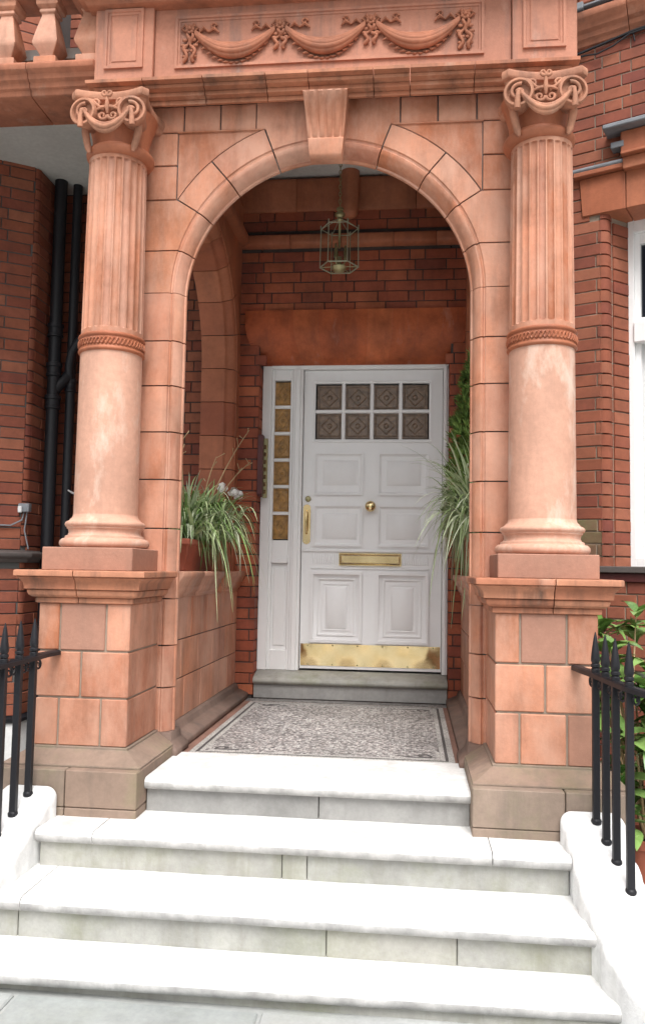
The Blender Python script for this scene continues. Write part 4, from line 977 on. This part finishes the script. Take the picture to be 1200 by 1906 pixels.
rbox(.17, .25, -.02, .075, 4.2, 4.24, 'lead_flashing', LEAD, rb, .004); rbox(.23, 1.35, -.02, .07, 4.157, 4.30, 'hood', TERRA_IN, rb, .006); rbox(.135, 1.4, -.02, .14, 4.305, 4.335, 'lead_flashing', LEAD, rb, .006)
RCP = [(.0, 4.96), (.015, 4.965), (.02, 4.99), (.04, 5.0), (.045, 5.03), (.07, 5.045), (.075, 5.07), (.11, 5.10), (.12, 5.14), (.0, 5.16)]
a = RP(-.6); b = RP(1.9); cs_ = [-.6, -.1, .28, .66, 1.04, 1.9]
for s0, s1 in zip(cs_, cs_[1:]): cornice([RP(s0 + .002)[:2], RP(s1 - .002)[:2]], RCP, .05).build('cornice_block', TERRA_OLD, rb, .002, smooth=45)
rbox(-.2, .02, -.02, .135, 5.15, 5.2, 'lead_flashing', LEAD, rb, .006); rbox(.02, 1.9, -.02, .13, 5.162, 5.175, 'lead_flashing', LEAD, rb, .003)
# moss patch under the jamb is material; cable clipped below the cornice
cb = M(); pts = [RP(-.09, .02, 4.905), RP(0, .02, 4.9), RP(.08, .03, 4.88), RP(.18, .03, 4.9), RP(.28, .025, 4.95), RP(.42, .02, 4.958), RP(.9, .015, 4.955)]
cb.tube(pts, .006, 6); cb.tube([RP(-.1, .015, 4.92), RP(.1, .02, 4.94), RP(.3, .02, 4.965), RP(.5, .02, 4.97), RP(1.2, .02, 4.97)], .009, 6); cb.tube([RP(.3, .02, 4.965), RP(.31, .012, 4.9)], .005, 6)
tag(cb.build('cable', IRON, None, 0, smooth=40), 'black cables sagging below the brick bay cornice at top right', 'cable')
# maroon downpipe in the corner right of the pedestal
tag(M().lathe([(.035, .07), (.035, 1.40), (.044, 1.405), (.044, 1.46), (.035, 1.465), (.035, 1.53)], 1.53, 1.2, 16).build('drainpipe', MAROON, None, 0, smooth=50), 'dark red drainpipe behind the right pedestal', 'drainpipe')

# left bay: canted face running towards the viewer on the left
LU = Vector((.84, .5426)); LN = Vector((.5426, -.84)); L0 = Vector((-2.22, 1.40))
def LP(s, o=0, z=0): return (L0.x + LU.x * s + LN.x * o, L0.y + LU.y * s + LN.y * o, z)
lb = thing('bay_window', LP(-.4, 0, .06), 'projecting brick bay in shade under the balcony, left of the left column', 'bay window', 'brick bays either side of the porch')
def lbox(s0, s1, o0, o1, z0, z1, name, mat, par, bev=.003):
    mm = M(); mm.add([LP(s, o, z) for s in (s0, s1) for o in (o0, o1) for z in (z0, z1)], [(0, 1, 3, 2), (4, 6, 7, 5), (0, 4, 5, 1), (2, 3, 7, 6), (0, 2, 6, 4), (1, 5, 7, 3)])
    return mm.build(name, mat, par, bev)
mm = M(); A0, A1 = LP(-1.4, -.008), LP(-.03, -.008)
mm.add([(p[0], p[1], z) for z in (0, 7) for p in (A0, A1, (L0.x - .008, L0.y + .04), (L0.x - .008, WALL + .01), (A0[0], WALL + .01))], [(0, 1, 6, 5), (1, 2, 7, 6), (2, 3, 8, 7), (3, 4, 9, 8), (4, 0, 5, 9), (5, 6, 7, 8, 9), (4, 3, 2, 1, 0)])
mm.build('wall', MORTAR, lb, smooth=0)
lbk = Bricks(lb, BRICK, .0775)
lbk.field((L0.x, L0.y), LU, -1.3, -.029, 1.625, 6.6); lbk.field((L0.x, L0.y), LU, -1.3, -.029, .49, 1.535)
lbk.field((L0.x, L0.y), (0, 1), .033, WALL - L0.y - .004, .49, 4.36, phase=1)
# rounded corner bricks
ring = []
for k in range(7):
    a = k / 6; ang_ = math.atan2(LN.y, LN.x) * (1 - a) + 0 * a; cc = Vector((L0.x - .05, L0.y + .045 - .015))
    ring.append((cc.x + .05 * math.cos(ang_), cc.y + .05 * math.sin(ang_)))
ring = [(cc.x - .03, cc.y + .0)] + ring + [(cc.x + .0, cc.y + .02)]
z = .49; me_b = None
while z < 6.4:
    if 1.5 < z < 1.62: z += .0775; continue
    if me_b is None:
        mm = M(); mm.grid([[(p[0], p[1], q_) for p in ring] for q_ in (0, .0685)], closed_v=True, cap=True); o = mm.build('bullnose_brick', BRICK, lb, .002, smooth=40); me_b = o.data
    else: o = link('bullnose_brick', me_b, BRICK, lb)
    o.location = (0, 0, z); z += .0775
lbk.finish()
def lpath(o=0): return [LP(-1.4)[:2], LP(-.0)[:2], (L0.x + .0, WALL)]
cornice(lpath(), [(.0, 1.535), (.03, 1.54), (.04, 1.56), (.075, 1.575), (.08, 1.60), (.075, 1.605), (.0, 1.622)], .05).build('sill', SLATE, lb, .003, smooth=45)
cornice(lpath(), [(.0, .44), (.02, .445), (.03, .47), (.0, .488)], .05).build('string_course', IRON, lb, .002, smooth=45)
cornice(lpath(), [(.0, .05), (.004, .1), (.004, .43), (.0, .44)], .05).build('painted_plinth', LIMEWASH, lb, .002, smooth=45)

# ------------------------------------------------------------------ balcony on the left
bal = thing('balcony', (-1.8, .1, 4.06), 'terracotta balcony with square vase balusters, top left above the pale soffit', 'balcony')
M().box(-4.2, -1.19, .18, WALL, 4.36, 4.42).build('soffit', PLASTER, bal, smooth=0)
BEAM = [(.0, 4.055), (.03, 4.058), (.035, 4.085), (.05, 4.09), (.055, 4.115), (.075, 4.125), (.08, 4.15), (.105, 4.165), (.11, 4.19), (.10, 4.205), (.02, 4.215)]
cs_ = [-4.2, -2.4, -1.98, -1.62, -1.245]
for a, b in zip(cs_, cs_[1:]): cornice([(a + .002, .06), (b - .002, .06)], BEAM, .26).build('beam_block', TERRA_OLD, bal, .002, smooth=45)
M().box(-4.2, -1.25, .05, .32, 4.2, 4.44).build('balcony_kerb', TERRA_OLD, bal, smooth=0) if False else None
bm_me = None
for i, x_ in enumerate((-1.30, -1.535, -1.77, -2.005, -2.24)):
    if bm_me is None:
        mm = M(); rows = []
        for hw_, z in ((.062, 4.212), (.062, 4.255), (.045, 4.26), (.036, 4.268), (.042, 4.285), (.066, 4.318), (.071, 4.335), (.066, 4.36), (.054, 4.42), (.042, 4.475), (.036, 4.50), (.036, 4.51), (.046, 4.515), (.046, 4.53), (.04, 4.535), (.06, 4.55), (.062, 4.59)):
            rows.append([(-hw_, -hw_, z), (hw_, -hw_, z), (hw_, hw_, z), (-hw_, hw_, z)])
        mm.grid(rows, closed_v=True, cap=True); o = mm.build('baluster', TERRA, bal, .003, smooth=30); bm_me = o.data
    else: o = link('baluster', bm_me, TERRA, bal)
    o.location = (x_, .05, 0)
cornice([(-4.2, .0), (-1.25, .0)], [(0, 4.585), (.03, 4.59), (.035, 4.62), (.06, 4.64), (.065, 4.70), (0, 4.72)], .14).build('handrail', TERRA_OLD, bal, .002, smooth=45)

# ------------------------------------------------------------------ black soil pipes in the corner
def downpipe(cx_, cy_, r, z0_, z1_, cols, label, branch=None):
    th_ = thing('drainpipe', (cx_, cy_, z0_), label, 'drainpipe', 'black drainpipes left of the porch')
    M().lathe([(r, z0_), (r, z1_)], cx_, cy_, 18).build('pipe', IRON, th_, 0, smooth=50)
    for z in cols: M().lathe([(r, z - .07), (r * 1.25, z - .065), (r * 1.25, z - .05), (r * 1.15, z - .046), (r * 1.15, z + .0), (r * 1.3, z + .004), (r * 1.3, z + .03), (r, z + .034)], cx_, cy_, 18).build('socket', IRON, th_, 0, smooth=40)
    if branch:
        mm = M(); mm.tube(branch, r * .9, 14); mm.build('branch', IRON, th_, 0, smooth=50)
    return th_
downpipe(-2.15, 1.60, .045, .07, 4.36, (3.25, 2.96, 2.72), 'thick black drainpipe with collars left of the left column', [(-2.15, 1.60, 2.78), (-2.11, 1.62, 2.84), (-2.07, 1.65, 2.9), (-2.055, 1.68, 2.95)])
downpipe(-2.055, 1.68, .034, .07, 4.36, (2.86,), 'thinner black drainpipe with bent branch beside the thick pipe', [(-2.055, 1.66, 2.88), (-2.05, 1.63, 2.98), (-2.03, 1.62, 3.08), (-1.97, 1.63, 3.18), (-1.88, 1.66, 3.27)])
sn = thing('wall_sensor', LP(-.03, .03, 1.9), 'small grey sensor lamp on the corner of the shaded bay', 'sensor')
mm = M(); p = Vector(LP(-.02, .04, 1.915)); mm.box(p.x - .035, p.x + .045, p.y - .02, p.y + .03, 1.885, 1.945); mm.build('housing', LEAD, sn, .008, 2)
mm = M(); mm.box(p.x - .03, p.x - .002, p.y - .032, p.y - .019, 1.88, 1.925); mm.build('lens', CURTAIN, sn, .004)
mm = M(); mm.tube([LP(-.6, .012, 1.80), LP(-.3, .014, 1.79), LP(-.1, .018, 1.79), (p.x - .01, p.y, 1.83), (p.x, p.y + .01, 1.89)], .006, 6); mm.tube([(p.x + .02, p.y + .01, 1.885), (p.x + .005, p.y + .012, 1.76), (p.x + .03, p.y + .03, 1.63)], .005, 6); mm.build('cable', LEAD, sn, 0, smooth=40)
tag(M().tube([(-1.93, 1.75, 2.02), (-1.95, 1.66, 2.03), (-1.98, 1.6, 2.045), (-2.0, 1.58, 2.06)], [.008, .009, .008, .005], 6).build('wire_end', CURTAIN, None, 0, smooth=40), 'cream wire end sticking out beside the left column', 'wire')

# entry panel on the left door jamb
ep = thing('entry_panel', (-.64, 1.9, 2.03), 'maroon entry panel with brass edge on the left door jamb', 'entry panel')
M().prism([(1.80, 2.05), (1.915, 2.05), (1.915, 2.47), (1.87, 2.50), (1.80, 2.50)], 0, .035, lambda h, z, d: (-.668 + d, h, z)).build('case', MAROON, ep, .003)
mm = M(); mm.box(-.668, -.628, 1.785, 1.799, 2.06, 2.49); mm.build('back_plate', MAROON, ep, .002)
mm = M(); mm.box(-.64, -.606, 1.86, 1.874, 2.04, 2.48); mm.build('name_plate', OLDBRASS, ep, .003)
for i in range(7): M().box(-.632, -.614, 1.851, 1.8595, 2.07 + .055 * i, 2.1 + .055 * i).build('bell_push', BRASS, ep, .003)

# ------------------------------------------------------------------ plants
def blades(mm, base, n, L0_, L1_, w, spread, seed, bias=(0, 0), droop=1.0, seg=8, basespread=.1):
    R_ = random.Random(seed)
    for i in range(n):
        a = R_.uniform(0, 2 * PI); out = R_.uniform(.15, 1) * spread; L_ = R_.uniform(L0_, L1_)
        b = Vector(base) + Vector((R_.uniform(-1, 1) * basespread * .5, R_.uniform(-1, 1) * basespread, R_.uniform(0, .02)))
        d = Vector((math.cos(a) + bias[0], math.sin(a) + bias[1], 0))
        if d.length < .05: continue
        d.normalize(); side = Vector((-d.y, d.x, 0)); pts = []
        lift = R_.uniform(.85, 1.75); dr = R_.uniform(.7, 1.4) * droop
        for k in range(seg + 1):
            t = k / seg; pts.append(b + d * (out * L_ * (t ** .9)) + Vector((0, 0, L_ * (lift * t * .9 - dr * t * t * 1.05))) + side * (.02 * math.sin(t * 3 + i)))
        vs = []; ww = w * R_.uniform(.6, 1.15)
        for k, p in enumerate(pts):
            t = k / seg; q = ww * (1 - t ** 2.2) * (.6 + .4 * min(1, t * 5)) + .0006
            vs += [p - side * q, p + Vector((0, 0, -q * .35)), p + side * q]
        mm.add(vs, [f for k in range(seg) for f in ((3 * k, 3 * k + 1, 3 * k + 4, 3 * k + 3), (3 * k + 1, 3 * k + 2, 3 * k + 5, 3 * k + 4))])
# left trough
pl_ = thing('potted_spider_plant', (-.93, .95, 1.503), 'striped spider plant spilling from clay trough on left low wall', 'potted plant')
mm = M(); rows = []
def rrect(x0, x1, y0_, y1_, z): return [(x0, y0_, z), (x1, y0_, z), (x1, y1_, z), (x0, y1_, z)]
mm.grid([rrect(-1.0, -.86, .62, 1.27, 1.503), rrect(-1.025, -.835, .59, 1.30, 1.655), rrect(-1.035, -.825, .58, 1.31, 1.657), rrect(-1.035, -.825, .58, 1.31, 1.69), rrect(-1.02, -.84, .595, 1.295, 1.692), rrect(-1.01, -.85, .61, 1.28, 1.66)], closed_v=True, cap=True); mm.build('pot', POT, pl_, .004)
mm = M(); blades(mm, (-.90, .78, 1.68), 280, .28, .52, .0105, .62, 11, (.35, -.1), .85, basespread=.13); blades(mm, (-.90, 1.12, 1.68), 340, .32, .6, .0105, .68, 12, (.4, .15), .85, basespread=.15); blades(mm, (-.84, 1.0, 1.69), 160, .35, .6, .010, .72, 15, (.9, .1), 1.2, basespread=.24)
mm.build('foliage', LEAF_V, pl_, 0, smooth=60)
mm = M(); R_ = random.Random(5)
for (b, e, tw) in (((-.92, .8, 1.75), (-.86, .42, 2.30), 3), ((-.93, .85, 1.75), (-.9, .58, 2.28), 2), ((-.9, 1.1, 1.8), (-.70, 1.62, 2.50), 4), ((-.9, 1.05, 1.8), (-.86, 1.33, 2.27), 2), ((-.9, 1.2, 1.8), (-.70, 1.68, 2.28), 4)):
    b = Vector(b); e = Vector(e); pts = [b.lerp(e, t / 6) + Vector((0, 0, .05 * math.sin(PI * t / 6))) for t in range(7)]
    mm.tube(pts, lambda t: .006 * (1 - .6 * t), 5)
    for k in range(tw):
        t = .55 + .42 * (k + 1) / tw; p = b.lerp(e, t) + Vector((0, 0, .05 * math.sin(PI * t))); d = Vector((R_.uniform(-.05, .05), R_.uniform(-.06, .06), R_.uniform(.02, .08))); mm.tube([p, p + d * .6, p + d], [.0025, .002, .0035], 5)
mm.build('dry_stalk', STRAW, pl_, 0, smooth=50)
for (fx, fy, fz) in ((-.86, 1.5, 2.07), (-.80, 1.62, 2.06), (-.775, 1.655, 2.05)):
    mm = M()
    for i in range(26):
        d = Vector((R_.gauss(0, 1), R_.gauss(0, 1), R_.gauss(0, .7))).normalized() * R_.uniform(.02, .04); c = Vector((fx, fy, fz)) + d
        e1 = d.normalized().orthogonal().normalized(); e2 = d.normalized().cross(e1); r = .015
        mm.add([c + e1 * r * math.cos(q * PI / 3) + e2 * r * math.sin(q * PI / 3) + d * (.12 * (q % 2)) for q in range(6)], [(0, 1, 2, 3, 4, 5)])
    mm.build('flower', PETAL, pl_, 0, smooth=0)
    M().tube([(fx - .05, fy - .15, fz - .25), (fx - .02, fy - .05, fz - .08), (fx, fy, fz)], .003, 5).build('flower_stem', LEAF_C, pl_, 0, smooth=50)
# right trough
pr_ = thing('potted_spider_plant', (.90, .75, 1.503), 'pale striped spider plant hanging over the right low wall beside the door', 'potted plant')
mm = M(); mm.grid([rrect(.84, .99, .5, .98, 1.503), rrect(.82, 1.01, .47, 1.01, 1.66), rrect(.81, 1.02, .46, 1.02, 1.662), rrect(.81, 1.02, .46, 1.02, 1.70), rrect(.83, 1.0, .48, 1.0, 1.70), rrect(.84, .99, .49, .99, 1.66)], closed_v=True, cap=True); mm.build('pot', POT, pr_, .004)
mm = M(); blades(mm, (.84, .80, 1.76), 360, .32, .58, .0105, .75, 21, (-.8, .15), .95, basespread=.16); blades(mm, (.82, .95, 1.78), 120, .35, .6, .0105, .55, 22, (-.9, .1), 1.4, basespread=.13); blades(mm, (.85, .8, 1.85), 120, .35, .6, .009, .9, 23, (-.7, 0), .6, basespread=.12)
mm.build('foliage', LEAF_W, pr_, 0, smooth=60)
# conifer in its own pot further in
cn = thing('potted_conifer', (.93, 1.32, 1.503), 'slim bright green conifer behind the spider plant on the right', 'potted conifer')
M().lathe([(.08, 1.503), (.1, 1.66), (.11, 1.663), (.11, 1.69), (.098, 1.69), (.09, 1.66)], .93, 1.32, 20).build('pot', POT, cn, 0, smooth=40)
M().tube([(.93, 1.32, 1.65), (.925, 1.32, 2.0), (.93, 1.3, 2.5), (.93, 1.3, 2.85)], lambda t: .014 * (1 - .8 * t), 8).build('trunk', STRAW, cn, 0, smooth=50)
mm = M(); R_ = random.Random(31)
for i in range(1300):
    t = R_.random() ** .8; z = 1.74 + 1.22 * t; rm = .235 * (1 - t) ** .6 * (1.0 if t > .12 else .8) + .02; a = R_.uniform(0, 2 * PI); r = rm * R_.uniform(.3, 1.08)
    c = Vector((.875 + r * math.cos(a), 1.31 + r * math.sin(a), z)); d = Vector((math.cos(a) * .55, math.sin(a) * .55, R_.uniform(.5, 1.1))).normalized(); L_ = R_.uniform(.035, .075)
    for k in range(5):
        dd_ = (d + Vector((R_.uniform(-.5, .5), R_.uniform(-.5, .5), R_.uniform(-.3, .4)))).normalized(); e1 = dd_.orthogonal().normalized() * .009; e2 = dd_.cross(e1).normalized() * .009; p = c + dd_ * L_ * R_.uniform(.6, 1)
        mm.add([c + e1, c - e1, p], [(0, 1, 2)]); mm.add([c + e2, c - e2, c + dd_ * L_ * .7 + e1 * 3], [(0, 1, 2)])
mm.build('foliage', LEAF_C, cn, 0, smooth=0)
# broad leaved shrub right of the railing
def leafmesh():
    mm = M(); L_, W_ = .17, .034; n = 6; rows = []
    for k in range(n + 1):
        t = k / n; w = W_ * math.sin(PI * min(1, .06 + .9 * t) ** .85) if 0 < k < n else .001; z = .02 * math.sin(t * 2.6) - .03 * t * t; rows.append([(-w, L_ * t, z + w * .35), (0, L_ * t, z), (w, L_ * t, z + w * .35)])
    mm.grid(rows); me = bpy.data.meshes.new('leaf'); me.from_pydata(mm.v, [], mm.f); me.materials.append(LEAF_S)
    for p in me.polygons: p.use_smooth = True
    return me
LEAFM = leafmesh()
def shrub(cx_, cy_, zb_, h, rad_, n, label, seed):
    R_ = random.Random(seed); sh = thing('leafy_shrub', (cx_, cy_, zb_), label, 'shrub', 'leafy shrubs in pots right of the steps')
    M().lathe([(.09, zb_), (.125, zb_ + .2), (.135, zb_ + .204), (.135, zb_ + .245), (.12, zb_ + .245), (.112, zb_ + .2)], cx_, cy_, 24).build('pot', POT, sh, 0, smooth=40)
    M().lathe([(.112, zb_ + .2), (.1, zb_ + .225), (.001, zb_ + .23)], cx_, cy_, 16, cap=False).build('soil', SOIL, sh, 0, smooth=40)
    tips = []
    mm = M()
    for i in range(n // 9):
        a = R_.uniform(0, 2 * PI); rr_ = rad_ * math.sqrt(R_.random()); z = zb_ + .3 + (h - .3) * R_.random() ** .7
        tip = Vector((cx_ + rr_ * math.cos(a), cy_ + rr_ * math.sin(a), z)); b = Vector((cx_, cy_, zb_ + .2)); mm.tube([b, b.lerp(tip, .5) + Vector((0, 0, .06)), tip], lambda t: .009 * (1 - .6 * t), 6); tips.append(tip)
    mm.build('stem', STRAW, sh, 0, smooth=50)
    for tip in tips:
        a0 = R_.uniform(0, 6)
        for k in range(9):
            o = link('leaf', LEAFM, LEAF_S, sh); az = a0 + k * 2.4 + R_.uniform(-.3, .3); tilt = R_.uniform(-.5, .75)
            o.location = tip - Vector((0, 0, .012 * k)); o.rotation_euler = (tilt, R_.uniform(-.4, .4), az); s_ = R_.uniform(.75, 1.2); o.scale = (s_, s_, s_)
shrub(1.56, .05, .065, 1.12, .25, 270, 'broad leaved glossy shrub behind the right railing', 41)
shrub(1.62, .6, .065, 1.3, .22, 90, 'taller leafy shrub close to the brick of the right bay', 43)
